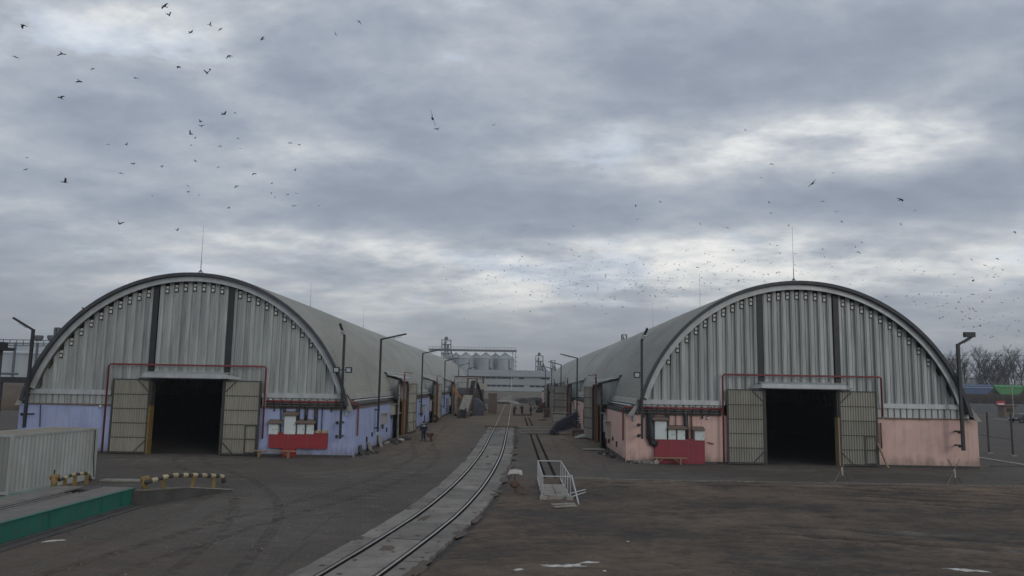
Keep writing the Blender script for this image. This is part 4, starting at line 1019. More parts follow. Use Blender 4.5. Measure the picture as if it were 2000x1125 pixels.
def car(px, yb_, rz, mt, lab):
    c = gnd(px, yb_); t = thing('car', lab, 'car', c, rz)
    pf = [(-2.1, .35), (2.1, .35), (2.15, .8), (1.95, .95), (1.05, 1.02), (.45, 1.55), (-1.3, 1.6), (-2.0, 1.05), (-2.15, .9)]
    b = MB().prism([(x, -.85, z) for x, z in pf], (0, 1.7, 0)).build('body', M[mt], t, local=True)
    mdf = b.modifiers.new('bevel', 'BEVEL'); mdf.width = .1; mdf.segments = 2
    MB().prism([(x, -.86, z) for x, z in ((.95, 1.05), (.42, 1.48), (-1.2, 1.52), (-1.75, 1.08))], (0, 1.72, 0)).build('side_window', M['glass'], t, local=True)
    MB().prism([(1.02, -.7, 1.06), (1.06, -.7, 1.06), (.52, -.7, 1.5), (.48, -.7, 1.5)], (0, 1.4, 0)).build('windscreen', M['glass'], t, local=True)
    for x in (-1.3, 1.3):
        for yv in (-.88, .72):
            w = MB().tube([(x, yv, .33), (x, yv + .18, .33)], .33, 16).build('wheel', M['tyre'], t, local=True)
            MB().tube([(x, yv - .01, .33), (x, yv + .19, .33)], .19, 12).build('rim', M['lattice'], w, local=True)
    for yv in (-.6, .6): MB().box((2.1, yv - .18, .68), (2.17, yv + .18, .82)).build('headlight', M['lamp'], t, local=True)
    return t
car(1996, 826, R(200), 'carp', 'dark car parked at the right edge of the photo')
car(1985, 805, R(185), 'white', 'pale car behind the dark one by the booth')
tag(MB().box((at(1868, 800, 205).x, 205, 0), (at(2060, 800, 205).x, 205.15, 2.2)).build('boundary_fence', M['lattice'], origin=(170, 205, 0)), 'grey panel fence at the foot of the wagon bank', 'fence')

# ------------------------------------------------------------------ wall and roof fittings
def lamp_post(base, ztop, d, ln, rise, lab, clamps=(), head='strip', floods=None, w=.15, wall_dir=(0, 1)):
    """square dark pole bolted to a wall, bent arm in direction d with a lamp under its end"""
    base = Vector(base); t = thing('wall_lamp_post', lab, 'lamp post', base, 0, 'dark lamp posts bolted to the hall walls')
    top = Vector((base.x, base.y, ztop)); d = Vector((d[0], d[1], 0)).normalized(); e = top + d*ln + Vector((0, 0, rise))
    MB().bar(base, top, w).build('pole', M['steel'], t); MB().bar(top - Vector((0, 0, .05)), e, w*.8).build('arm', M['steel'], t)
    u = (e - top).normalized()
    if head == 'strip':
        q = MB().bar(top + u*ln*.42 - Vector((0, 0, .16)), top + u*ln*.82 - Vector((0, 0, .16)), .22, .06).build('lamp_head', M['lamp'], t)
        MB().bar(top + u*ln*.5 - Vector((0, 0, .14)), top + u*ln*.5, .05).build('hanger', M['steel'], t)
    elif head == 'flood':
        c = e - u*.25 + Vector((0, 0, .22))
        MB().box(c - Vector((.34, .16, .17)), c + Vector((.34, .16, .17))).build('floodlight', M['steel'], t); MB().box(c + Vector((.345, -.14, -.14)), c + Vector((.365, .14, .14))).build('lens', M['lamp'], t)
        MB().bar(top + u*ln*.5 - Vector((0, 0, .16)), top + u*ln*.95 - Vector((0, 0, .16)), .2, .06).build('lamp_head', M['lamp'], t)
    for z in clamps:
        cl = .3 if wall_dir[0] else .92
        MB().bar((base.x, base.y, z), (base.x + wall_dir[0]*cl, base.y + wall_dir[1]*cl, z), .10).build('clamp', M['steel'], t)
        MB().blob((base.x - .24*(wall_dir[1]), base.y, z), .13, 2, 1, .05).build('junction_box', M['steel'], t)
    if floods:
        for dx in floods:
            c = Vector((base.x + dx, base.y - .12, 5.95))
            fr = MB(); fr.box(c - Vector((.22, .05, .2)), c + Vector((.22, .08, .2))); f_ = fr.build('floodlight', M['steel'], t)
            MB().box(c + Vector((-.14, -.07, -.12)), c + Vector((.14, -.052, .12))).build('lens', M['tank'], f_)
        MB().bar((base.x + min(floods), base.y - .02, 5.95), (base.x + max(floods), base.y - .02, 5.95), .06).build('crossbar', M['steel'], t)
c = at(664, 857, YG - 1.12); cz = at(676, 655, YG - 1.12)
lamp_post(c, cz.z, (-.25, -1), .75, .75, 'dark lamp post with two square floodlights at the corner of the blue hall', (c.z + .15, 2.4), 'strip', (-.42, .42))
c = at(47, 835, YG - 1.12); cz = at(65, 643, YG - 1.12)
lamp_post(c, cz.z, (-1, -.15), 1.35, .75, 'dark lamp post leaning its arm left at the far left corner of the blue hall', (2.6,), 'strip', None, .17)
c = at(1254, 857, YG - 1.12); cz = at(1247, 664, YG - 1.12)
lamp_post(c, cz.z, (.35, -1), .8, .75, 'dark lamp post with one small floodlight at the near corner of the pink hall', (c.z + .2, 2.6), 'strip', (-.35,))
c = at(1882, 880, YG - 1.12); cz = at(1870, 672, YG - 1.12)
lamp_post(c, cz.z, (1, -.1), 1.0, .55, 'dark lamp post with a big box floodlight at the right corner of the pink hall', (c.z + .3, 2.5), 'flood', None, .19)
lamp_post((LC - LHW - .3, 88, 1.2), 10.9, (-1, -.1), 2.0, .6, 'lamp post arm showing above the left shoulder of the blue hall', ())
lamp_post((RC + RHW + .3, 82, 1.2), 10.0, (1, -.1), 1.9, .75, 'lamp post arm with floodlight showing above the right shoulder of the pink hall', (), 'flood')
ordn = ['nearest', 'second', 'third', 'fourth', 'fifth']
for i, yv in enumerate((61.2, 89.5, 119, 149, 179)):
    lamp_post((XL + .3, yv, 1.3), 8.6, (1, 0), 2.0, .42, f'{ordn[i]} dark lamp post along the lane wall of the blue hall, arm over the lane', (1.6, 3.0), 'strip', None, .15, (-1, 0))
for i, yv in enumerate((91, 122, 152, 182)):
    lamp_post((XR - .3, yv, 1.3), 8.4, (-1, 0), 2.0, .42, f'{ordn[i]} dark lamp post along the lane wall of the pink hall, arm over the lane', (1.6, 3.0), 'strip', None, .15, (1, 0))

def rod(px, ytop, cx, Y, zr, lab):
    zt = at(px, ytop, Y).z
    x = cx; t = thing('lightning_rod', lab, 'lightning rod', (x, Y, zr), 0, 'lightning rods on the hall ridges')
    MB().tube([(x, Y, zr - .05), (x, Y, zr + 1.2)], .028, 6).build('mast', M['lattice'], t); MB().tube([(x, Y, zr + 1.2), (x, Y, zt)], .016, 6, .008).build('needle', M['lattice'], t)
    MB().bar((x - .45, Y, zr - .05), (x, Y, zr + .5), .05).bar((x + .45, Y, zr - .05), (x, Y, zr + .5), .05).build('strut', M['steel'], t)
for j, yv in enumerate((54.3, 84, 114)):
    rod(*[(401, 441), (588, 552), (690, 600)][j], LC, yv, 12.4, f'thin lightning rod on the blue hall ridge, {("at the front gable", "second from the gable", "third from the gable")[j]}')
for j, yv in enumerate((54.3, 82, 110)):
    rod(*[(1545, 442), (1388, 535), (1294, 590)][j], RC, yv, 12.5, f'thin lightning rod on the pink hall ridge, {("at the front gable", "second from the gable", "third from the gable")[j]}')

# ---- cabinets, boards, benches on the front walls
YF = YG - .2
def rect(px0, py0, px1, py1, Y): a = at(px0, py1, Y); b = at(px1, py0, Y); return a.x, a.z, b.x, b.z
def cabinet(r, lab, grp, mt='white', depth=.32, dot=False):
    x0, z0, x1, z1 = rect(*r, YF - depth); t = thing('electrical_cabinet', lab, 'cabinet', ((x0+x1)/2, YF, z0), 0, grp)
    MB().box((x0, YF - depth, z0), (x1, YF - .003, z1)).build('case', M[mt], t)
    MB().box((x0 + .03, YF - depth - .02, z0 + .03), (x1 - .03, YF - depth - .002, z1 - .03)).build('door', M[mt], t)
    MB().box((x1 - .10, YF - depth - .04, (z0+z1)/2 - .05), (x1 - .075, YF - depth - .021, (z0+z1)/2 + .05)).build('handle', M['steel'], t)
    if dot: MB().prism([((x0+x1)/2 - .045, YF - depth - .021, (z0+z1)/2 - .04), ((x0+x1)/2 + .045, YF - depth - .021, (z0+z1)/2 - .04), ((x0+x1)/2, YF - depth - .021, (z0+z1)/2 + .04)], (0, -.003, 0)).build('warning_mark', M['steel'], t)
def canopy(r, lab, grp):
    x0, z0, x1, z1 = rect(*r, YF - .5); t = thing('cabinet_canopy', lab, 'canopy', ((x0+x1)/2, YF, z0), 0, grp)
    MB().prism([(x0, YF - .55, z0), (x0, YF - .55, z0 + .07), (x0, YF - .003, z1 + .08), (x0, YF - .003, z1)], (x1 - x0, 0, 0)).build('cover', M['brown'], t)
    for x in (x0 + .05, x1 - .05): MB().bar((x, YF - .45, z0), (x, YF - .02, z0 - .22), .03).build('bracket', M['steel'], t)
gb, gp = 'white cabinets on the blue front wall', 'white cabinets on the pink front wall'
cabinet((524, 829, 543, 848), 'small white cabinet with a dark mark, leftmost on the blue front wall', gb, dot=True)
cabinet((554, 812, 578, 848), 'tall white cabinet above the red board of the blue hall', gb)
cabinet((580, 829, 595, 848), 'small white cabinet right of the tall one on the blue wall', gb)
cabinet((598, 829, 613, 848), 'small white cabinet right of its twin under the shared canopy on the blue wall', gb)
cabinet((616, 840, 626, 847.5), 'little cream box left of its twin above the right end of the red board', 'cream boxes above the red board', 'palew', .15)
cabinet((629, 840, 639.5, 847.5), 'little cream box at the right end above the red board', 'cream boxes above the red board', 'palew', .15)
gc = 'brown canopies over the cabinets'
canopy((522, 822, 549, 827), 'small brown canopy over the leftmost cabinet of the blue wall', gc)
canopy((552, 806, 582, 811), 'brown canopy over the tall cabinet of the blue wall', gc)
canopy((577, 822, 616, 827), 'long brown canopy over the twin cabinets of the blue wall', gc)
cabinet((1279, 823, 1302, 858), 'tall white cabinet above the crimson board of the pink hall', gp)
cabinet((1305.5, 839, 1320, 858.5), 'small white cabinet with a dark mark right of the tall one on the pink wall', gp, dot=True)
cabinet((1323, 839.5, 1338, 859), 'small white cabinet second right of the tall one on the pink wall', gp)
cabinet((1357, 841, 1376, 860), 'white cabinet standing apart at the right end of the crimson board', gp)
canopy((1275, 815, 1305, 821), 'brown canopy over the tall cabinet of the pink wall', gc)
canopy((1304, 833.5, 1343, 838), 'long brown canopy over the twin cabinets of the pink wall', gc)
canopy((1352, 836, 1377, 840.5), 'small brown canopy over the separate cabinet of the pink wall', gc)
def fboard(r, mt, lab, foot=None, bolt=True):
    x0, z0, x1, z1 = rect(*r, YF - .28); z0 = max(z0, .02); t = thing('fire_board', lab, 'fire board', ((x0+x1)/2, YF, z0))
    MB().box((x0, YF - .28, z0), (x1, YF - .005, z1)).build('panel', M[mt], t)
    MB().box((x0 - .02, YF - .31, z1), (x1 + .02, YF - .004, z1 + .04)).build('top_ledge', M[mt], t)
    n = 3
    for k in range(1, n): x = x0 + (x1 - x0)*k/n; MB().box((x - .012, YF - .29, z0 + .03), (x + .012, YF - .282, z1 - .03)).build('seam', M['brown'], t)
    if foot:
        a, b_, c_, d_ = rect(*foot, YF - .28); MB().box((a, YF - .26, .0), (c_, YF - .01, z0 - .003)).build('foot_panel', M[mt], t)
fboard((524, 847.5, 639, 875), 'red', 'wide red fire board under the white cabinets of the blue hall', (549, 872, 577, 893))
fboard((1279.5, 859, 1376.5, 907), 'crim', 'large crimson fire board reaching the ground on the pink hall front')
def bench(r, Yb, lab, xl):
    a = at(r[0], r[2], Yb); b_ = at(r[1], r[2], Yb); t = thing('bench', lab, 'bench', ((a.x+b_.x)/2, Yb, 0), 0, 'rough plank benches before the boards'); z = a.z
    MB().box((a.x, Yb - .16, z - .05), (b_.x, Yb + .18, z)).build('seat', M['wood'], t)
    for px in xl:
        x = at(px, r[2], Yb).x
        for yv in (-.12, .13): MB().bar((x, Yb + yv, 0), (x, Yb + yv, z - .05), .07).build('leg', M['wood'], t)
        s = 1 if px == xl[0] else -1
        MB().bar((x, Yb, .12), (x + s*.5, Yb, z - .06), .05).build('brace', M['wood'], t)
bench((488, 583, 879), 52.6, 'rough plank bench in front of the red board of the blue hall', (506, 564))
bench((1270, 1342, 893), 52.9, 'rough plank bench in front of the crimson board of the pink hall', (1283, 1329))
# conduits down to the cabinets
def conduit(pts, r, mt, lab, grp=None, Y=YF - .12):
    P = [at(px, py, Y) for px, py in pts]
    return tag(MB().tube(P, r, 8).build('conduit', M[mt], origin=P[-1], smooth=True), lab, 'conduit', grp)
cg = 'dark conduits down the front walls'
for pts, r, mt, lab in [(((556, 796), (556, 808)), .1, 'steel', 'short thick conduit into the tall cabinet of the blue wall'), (((583, 795), (581, 829)), .13, 'steel', 'thick dark conduit between tall and small cabinets of the blue wall'),
        (((599, 795), (597, 824)), .12, 'steel', 'thick dark conduit down to the twin cabinets of the blue wall'), (((618, 795), (616, 840)), .13, 'steel', 'thick dark conduit right of the twin cabinets of the blue wall'),
        (((549, 795), (548, 848)), .04, 'steel', 'thin dark conduit left of the tall cabinet of the blue wall'), (((630, 796), (628, 840)), .03, 'navy', 'thin blue cable down to the cream boxes'), (((536, 795), (536, 803)), .05, 'steel', 'stub of dark conduit near the red pipe of the blue wall'), (((648, 795), (647, 804)), .05, 'steel', 'stub of dark conduit near the corner of the blue wall'),
        (((1270, 808), (1270, 855), (1273, 863), (1283, 868)), .27, 'steel', 'very thick black duct bending into the crimson board'), (((1304, 808), (1303, 858)), .13, 'steel', 'thick dark conduit right of the tall cabinet of the pink wall'),
        (((1339, 808), (1341, 858)), .16, 'steel', 'thick dark conduit right of the twin cabinets of the pink wall'), (((1350.5, 810), (1351.5, 858)), .05, 'rust', 'thin rusty conduit left of the separate cabinet of the pink wall'), (((1320, 810), (1320, 834)), .03, 'steel', 'thin cable down to the twin cabinets of the pink wall'),
        (((1257, 808), (1257, 816)), .05, 'steel', 'stub of dark conduit near the lamp post of the pink corner'), (((1372, 810), (1372, 818)), .05, 'steel', 'stub of dark conduit near the red pipe of the pink wall'), (((1382, 864), (1394, 867)), .04, 'rpipe', 'short branch from the red fire pipe of the pink wall')]:
    conduit(pts, r, mt, lab, cg)
conduit(((79, 790), (78, 834)), .03, 'navy', 'thin vertical cable at the left end of the blue wall', cg)
conduit(((1720, 826), (1722, 876)), .05, 'rust', 'thin rusty pipe beside the open right gate leaf of the pink hall', cg)
def bulb(px, py, lab):
    c = at(px, py, YF - .1); t = thing('wall_light', lab, 'wall light', c, 0, 'round wall lights on the hall fronts')
    MB().blob(c, .1, 1, 2, .0).build('globe', M['lamp'], t, smooth=True); MB().box(c + Vector((-.07, .05, -.02)), c + Vector((.07, .098, .14))).build('base', M['steel'], t)
bulb(196, 794, 'round wall light under the eave near the left gate leaf of the blue hall'); bulb(1383, 817, 'round wall light under the eave near the red pipe of the pink hall')
bulb(529, 781, 'round wall light near the red pipe on the blue hall eave')
# fittings on the lane walls
def wallbox(X, y0, y1, z0, z1, s, mt, lab, dep=.3):
    t = thing('wall_box', lab, 'cabinet', (X, (y0+y1)/2, z0), 0, 'boxes on the lane walls'); x0, x1 = sorted((X + s*.003, X + s*dep))
    MB().box((x0, y0, z0), (x1, y1, z1)).build('case', M[mt], t)
    x0, x1 = sorted((X + s*.003, X + s*(dep + .18))); MB().box((x0, y0 - .12, z1), (x1, y1 + .12, z1 + .06)).build('rain_cover', M['clight'], t)
    x0, x1 = sorted((X + s*dep*.3, X + s*dep*.7)); MB().box((x0, y0 - .05, z0 - .35), (x1, y0 + .1, z0)).build('cable_entry', M['steel'], t)
lanes = [(XL, 1, 'blue', [(64.4, 65.6, 1.7, 2.55, 'first white box'), (69.0, 70.6, 2.3, 3.2, 'raised white box'), (71.0, 72.4, 1.2, 2.3, 'grey box'), (92, 93.2, 1.7, 2.5, 'white box past the second lamp post'), (101, 102.6, 1.5, 2.9, 'white box before the second gate'), (131.8, 133.6, 1.4, 2.9, 'pale box before the third gate')]),
         (XR, -1, 'pink', [(64.2, 65.6, 1.4, 2.9, 'white box by the first gate'), (62.0, 63.0, 1.0, 2.3, 'narrow pale box'), (98.5, 100.5, 1.5, 3.0, 'pale box before the second gate'), (94.8, 96, 1.2, 2.2, 'white box past the first lamp post'), (132, 134, 1.4, 2.9, 'pale box before the third gate')])]
for X, s, nm, L_ in lanes:
    for (a, b_, z0, z1, w_) in L_: wallbox(X, a, b_, z0, z1, s, 'signw' if 'grey' not in w_ else 'cdark', f'{w_} on the lane wall of the {nm} hall')
    for (yv, z0, z1) in ((58.0, .7, 1.1), (60.2, 1.0, 1.3), (67.0, .9, 1.3), (82, 1.0, 2.8), (85, .9, 2.6), (95.5, .4, 1.2), (113, .6, 2.8), (126, .5, 2.7), (129, .5, 2.7), (146, .5, 2.8), (158, .4, 2.8)):
        x0, x1 = sorted((X + s*.003, X + s*.09))
        tag(MB().box((x0, yv, z0), (x1, yv + .22, z1)).box((x0, yv - .12, z1 - .06), (x1, yv - .002, z1)).build('anchor_strap', M['steel'], origin=(X, yv, z0)), f'dark steel strap on the lane wall of the {nm} hall', 'strap', f'dark straps on the {nm} lane wall')

# ------------------------------------------------------------------ container and weighbridge at left
cr = -math.atan2(.62, 5.98)
ct = thing('container', 'pale grey shipping container with dusty roof beside the weighbridge', 'container', (-21.98, 34.3, 0), cr)
Lc, Wc, Hc = 5.95, 2.44, 2.59
def corr(mb, a, ux, n, zl, zh, dep, out):
    prev = None
    for j in range(n+1):
        k = j % 4; d = 0 if k in (0, 3) else dep
        p = Vector(a) + Vector(ux)*(j/n) + Vector(out)*(-d); mb.v += [Vector((p.x, p.y, zl)), Vector((p.x, p.y, zh))]
    o = len(mb.v) - 2*(n+1)
    for j in range(n): mb.f.append((o+2*j, o+2*j+2, o+2*j+3, o+2*j+1))
    return mb
corr(MB(), (-.02, .12, 0), (0, Lc - .24, 0), 88, .14, Hc - .1, .034, (1, 0, 0)).build('side_panel', M['cont'], ct, local=True)
corr(MB(), (-.12, .02, 0), (-Wc + .24, 0, 0), 36, .14, Hc - .1, -.034, (0, 1, 0)).build('end_panel', M['contend'], ct, local=True)
MB().box((-Wc + .1, .1, Hc - .06), (-.05, Lc - .1, Hc - .01)).build('roof', M['conttop'], ct, local=True)
for j in range(9): MB().box((-Wc + .3, .5 + j*.6, Hc - .009), (-.25, .62 + j*.6, Hc + .006)).build('roof_rib', M['conttop'], ct, local=True)
for x in (0, -Wc + .12):
    for yv in (0, Lc - .12): MB().box((x - .12, yv, 0), (x, yv + .12, Hc)).build('corner_post', M['cont'], ct, local=True)
for x in (0, -Wc + .1): MB().box((x - .1, .121, Hc - .1), (x + .004, Lc - .121, Hc + .008)).box((x - .1, .121, .02), (x + .004, Lc - .121, .14)).build('side_rail', M['cont'], ct, local=True)
for yv in (0, Lc - .1): MB().box((-Wc + .121, yv, Hc - .1), (-.121, yv + .1, Hc + .004)).box((-Wc + .121, yv, .02), (-.121, yv + .1, .14)).build('end_rail', M['cont'], ct, local=True)
MB().box((-Wc, Lc - .1, .1), (-.1, Lc - .02, Hc - .1)).box((-Wc, .1, .1), (-Wc + .04, Lc - .1, Hc - .1)).build('back_panel', M['cont'], ct, local=True)
MB().tube([(.05, Lc - .35, 2.5), (.06, Lc - .33, 1.1), (.22, Lc - .42, .15)], .025).build('hanging_cable', M['black'], ct, local=True)
cb = tag(MB().tube([(-20.95, 35.9, .95), (-20.93, 35.85, .4), (-20.75, 35.6, .15), (-20.6, 36.2, .12), (-20.7, 36.6, .1), (-20.95, 36.2, .1), (-20.85, 35.4, .1)], .028).build('loose_cable', M['black'], origin=(-20.9, 36, 0)), 'loose loop of black cable on the container side', 'cable')
u = Vector((.022, 1, 0)).normalized(); nn = Vector((-u.y, u.x, 0))
O = Vector((-15.40, 32.3, 0))           # near far-end corner of the weighbridge deck
def wb(l, w_, z): return O - u*l + nn*w_ + Vector((0, 0, z))
wbd = thing('weighbridge', 'steel truck weighbridge with teal side girders at the left edge', 'weighbridge', O)
LB = 17.0; WB = 3.5; ZD = .72
def wbox(mb, l0, l1, w0, w1, z0, z1):
    p = [wb(l0, w0, z0), wb(l1, w0, z0), wb(l1, w1, z0), wb(l0, w1, z0)]; q = [v + Vector((0, 0, z1 - z0)) for v in p]
    return mb.add(p + q, [(0, 1, 2, 3), (7, 6, 5, 4), (0, 4, 5, 1), (1, 5, 6, 2), (2, 6, 7, 3), (3, 7, 4, 0)])
for w0 in (.02, WB - .16):
    wbox(MB(), 0, LB, w0 + .06, w0 + .10, .12, ZD - .04).build('girder_web', M['green'], wbd)
    wbox(wbox(MB(), 0, LB, w0, w0 + .16, .08, .12), 0, LB, w0, w0 + .16, ZD - .042, ZD - .006).build('girder_flange', M['green'], wbd)
    for l in (.35, 1.0, 2.4, 5.6, 8.8, 12): wbox(MB(), l, l + .05, w0 + .001, w0 + .159, .121, ZD - .043).build('stiffener', M['green'], wbd)
for (a, b_) in ((.16, 1.35), (2.15, WB - .16)): wbox(MB(), 0, LB, a, b_, ZD - .05, ZD).build('deck_plate', M['deck'], wbd)
wbox(MB(), 0, LB, 1.36, 2.14, ZD - .30, ZD - .26).build('centre_gutter', M['cdark'], wbd)
for w0 in (1.36, 1.62, 1.9): wbox(MB(), 1.8, LB, w0, w0 + .07, ZD - .255, ZD + .02).build('centre_rail', M['railtop'], wbd)
wbox(wbox(MB(), -.1, LB, -.22, -.02, 0, .10), -.1, LB, -.55, -.225, 0, .05).build('foundation_edge', M['cdark'], wbd)  # darkened in colour for the shadow gap and dirt ledge below the girder
rp = thing('exit_ramp', 'dirty concrete ramp sloping down from the end of the weighbridge', 'ramp', wb(-.1, 0, 0))
ur = Vector((.36, .933, 0)); O2 = Vector((-15.0, 32.0, 0))
def rb_(l, w_, z): return O2 + ur*(-l) + nn*w_ + Vector((0, 0, z))
poly = [rb_(0, 0, 0), rb_(0, 0, .62), rb_(-2.5, 0, .46), rb_(-5.2, 0, .05), rb_(-5.2, 0, 0)]
MB().prism(poly, nn*(WB + .4)).build('ramp_body', M['cdark'], rp)
MB().prism([rb_(-.02, -.02, .621), rb_(-2.5, -.02, .461), rb_(-2.5, -.02, .50), rb_(-.02, -.02, .66)], nn*.4).build('edge_strip', M['deck'], rp)
MB().prism([rb_(-2.52, -.02, .461), rb_(-5.3, -.02, .04), rb_(-5.3, -.02, .08), rb_(-2.52, -.02, .50)], nn*.4).build('edge_strip', M['clight'], rp)
def bollard(p, lab):
    t = thing('bollard', lab, 'bollard', p, 0, 'yellow bollards at the weighbridge'); MB().box(p + Vector((-.18, -.18, 0)), p + Vector((.18, .18, .55))).build('block', M['cdark'], t)
    MB().tube([p + Vector((0, 0, .55)), p + Vector((0, 0, 1.02))], .12, 12).build('post', M['yellow'], t, smooth=True); MB().tube([p + Vector((-.16, 0, 1.0)), p + Vector((.16, 0, 1.06))], .11, 12).build('cap', M['yellow'], t, smooth=True)
bollard(wb(-.35, -.15, 0), 'yellow bollard on a dark block at the end of the teal girder'); bollard(wb(-.3, WB + .15, 0), 'yellow bollard at the container side of the weighbridge')
def barrier(pts, posts, lab, r=.095):
    t = thing('pipe_barrier', lab, 'barrier', pts[0], 0, 'black and yellow pipe barriers')
    seg = []; tot = sum((pts[i+1]-pts[i]).length for i in range(len(pts)-1)); n = max(4, int(tot/.27))
    def pt(d):
        for i in range(len(pts)-1):
            l_ = (pts[i+1]-pts[i]).length
            if d <= l_ + 1e-6: return pts[i].lerp(pts[i+1], d/l_)
            d -= l_
        return pts[-1]
    for k in range(n): MB().tube([pt(tot*k/n), pt(tot*(k+.5)/n), pt(tot*(k+1)/n)], r, 12, cap=(k in (0, n-1))).build('band', M['faded'] if k % 2 == 0 else M['palew'], t, smooth=True)
    for p, zt in posts: MB().bar(p, Vector((p.x, p.y, zt)), .12).build('foot', M['yellow'], t)
zr = lambda l: .62 - max(0, l - .15)*.075 if l < 2.5 else .46 - (l - 2.5)*.17
B = [rb_(-.35, .2, .92), rb_(-1.3, .2, 1.04), rb_(-2.0, .2, 1.05), rb_(-3.2, .2, .93), rb_(-4.5, .2, .76), rb_(-4.85, .2, .70), rb_(-4.95, .2, .42)]
barrier(B, [(rb_(-1.3, .2, .5), .98), (rb_(-3.0, .2, .32), .9), (rb_(-4.3, .2, .12), .74)], 'bent black and yellow pipe barrier along the ramp edge')
B = [wb(-.4, WB, .9), wb(-1.4, WB + .05, 1.0), wb(-2.6, WB + .05, .95), wb(-2.8, WB + .05, .6)]
barrier(B, [(wb(-.8, WB, .55), .9), (wb(-1.6, WB + .05, .5), .95), (wb(-2.5, WB + .05, .45), .92)], 'black and yellow pipe barrier at the foot of the container', .07)
tag(MB().box((-20.6, 39.2, .02), (-18.4, 39.9, .09), None).build('loose_board', M['plank'], origin=(-19, 39, 0)), 'flat brown board on the ground at the container corner', 'board')

# ------------------------------------------------------------------ railing around the pit steps, switch stand, odds and ends
cg_ = thing('pit_railing', 'white tube railing cage around the plank steps beside the track', 'railing', (2.0, 38.7, 0))
x0, x1, y0, y1 = 1.38, 2.62, 35.2, 42.2
for x in (x0, x1):
    for j in range(5):
        yv = y0 + (y1 - y0)*j/4; MB().tube([(x, yv, .05), (x, yv, 1.12)], .027).build('post', M['tube'], cg_)
    MB().tube([(x, y0, 1.12), (x, y1, 1.12)], .03).build('top_rail', M['tube'], cg_)
    MB().bar((x, y0, .16), (x, y1, .16), .05).build('toe_rail', M['tube'], cg_)
for yv in (y0, y1): MB().tube([(x0, yv, 1.12), (x1, yv, 1.12)], .03).build('end_rail', M['tube'], cg_)
for j in range(11):
    dz = .02*random.random(); MB().box((x0 + .08, y0 + .35 + j*.34, .22 + dz), (1.98, y0 + .62 + j*.34, .27 + dz)).build('plank', M['plank'], cg_); MB().box((2.02, y0 + .35 + j*.34, .22 - dz + .02), (x1 - .08, y0 + .62 + j*.34, .27 - dz + .02)).build('plank', M['plank'], cg_)
MB().box((x0 + .1, y0 + .0, .1), (x1 - .1, y0 + .3, .3)).build('front_step', M['clight'], cg_)
MB().box((x0 - .12, y0 - .1, .02), (x0 + .18, y0 + .25, .26)).build('footing', M['clight'], cg_); MB().box((x1 - .18, y0 - .1, .02), (x1 + .12, y0 + .25, .26)).build('footing', M['clight'], cg_)
for x in (x0 + .2, 2.0, x1 - .2): MB().bar((x, y0 + .3, .17), (x, y0 + 4.1, .17), .07).build('stringer', M['wood'], cg_)
tag(MB().tube([gnd(1131, 990) + Vector((0, 0, .06)), Vector((2.68, 35.35, 1.16))], .035).build('leaning_pipe', M['tube'], origin=(2.9, 34.5, 0)), 'white pipe leaning against the right corner of the white railing', 'pipe')
for i, (a, b_, lab) in enumerate([((1113, 970), (1143, 962), 'upper white pipe piece lying right of the railing'), ((1118, 976), (1144, 967), 'lower white pipe piece lying right of the railing'), ((1143, 968), (1181, 974), 'thin dark rod lying on the mud right of the railing')]):
    tag(MB().tube([gnd(*a) + Vector((0, 0, .14)), gnd(*b_) + Vector((0, 0, .14))], .03 if i < 2 else .015).build('loose_pipe', M['tube'] if i < 2 else M['rust'], origin=gnd(*a)), lab, 'pipe', 'loose pipes by the railing')
for i, (a, b_, lab) in enumerate([((1077, 992), (1122, 990), 'front grey plank lying before the railing steps'), ((1082, 997), (1126, 994), 'foremost pale plank lying before the railing steps')]):
    tag(MB().bar(gnd(*a) + Vector((0, 0, .14)), gnd(*b_) + Vector((0, 0, .14)), .22, .05).build('loose_plank', M['plank'], origin=gnd(*a)), lab, 'plank', 'planks before the railing')
c = gnd(1005, 968); ss = thing('switch_stand', 'rusty switch stand with a pale weathered plate on top beside the track', 'switch stand', c)
MB().box(c + Vector((-.5, -.12, .05)), c + Vector((.55, .12, .14))).build('sleeper', M['rust'], ss)
MB().bar(c + Vector((0, 0, .1)), c + Vector((0, 0, .95)), .07).bar(c + Vector((.1, .0, .1)), c + Vector((.1, .0, .62)), .05).build('post', M['rust'], ss)
MB().lathe(c + Vector((0, 0, .38)), [(.14, 0), (.24, .06), (.24, .2), (.12, .28)], 14).build('counterweight', M['rust'], ss)
MB().bar(c + Vector((.05, 0, .52)), c + Vector((.45, -.15, .36)), .05).build('lever', M['rust'], ss)
for x in (-.14, .14): MB().bar(c + Vector((x, 0, .6)), c + Vector((x, 0, .98)), .03).build('strut', M['lattice'], ss)
MB().prism([c + Vector((-.33, -.2, .98)), c + Vector((-.1, -.2, 1.02)), c + Vector((.1, -.2, 1.03)), c + Vector((.36, -.2, .97)), c + Vector((.33, .2, 1.12)), c + Vector((.02, .2, 1.18)), c + Vector((-.26, .2, 1.13))], (0, .01, .03)).build('plate', M['signw'], ss)
def trestle(px, py, h, lab):
    c = gnd(px, py); t = thing('tape_trestle', lab, 'trestle', c, 0, 'crossed-stick trestles with tape')
    for s in (-1, 1):
        MB().bar(c + Vector((-.45*s, 0, 0)), c + Vector((.35*s, 0, h)), .028).build('stick', M['wood'] if s > 0 else M['rust'], t)
        MB().bar(c + Vector((.3*s, .5, 0)), c + Vector((0, 0, h*.55)), .026).build('leg', M['lattice'], t)
    MB().blob(c + Vector((0, -.03, h*.52)), (.08, .06, .16), 4, 1, .3).build('tape_knot', M['signw'], t); MB().box(c + Vector((-.05, -.12, h*.3)), c + Vector((.03, -.1, h*.5))).build('tape_end', M['signw'], t)
trestle(1865, 948, 1.45, 'crossed-stick trestle with white tape near the right pink corner'); trestle(1645, 942, 1.35, 'crossed-stick trestle with tape in front of the right gate leaf')
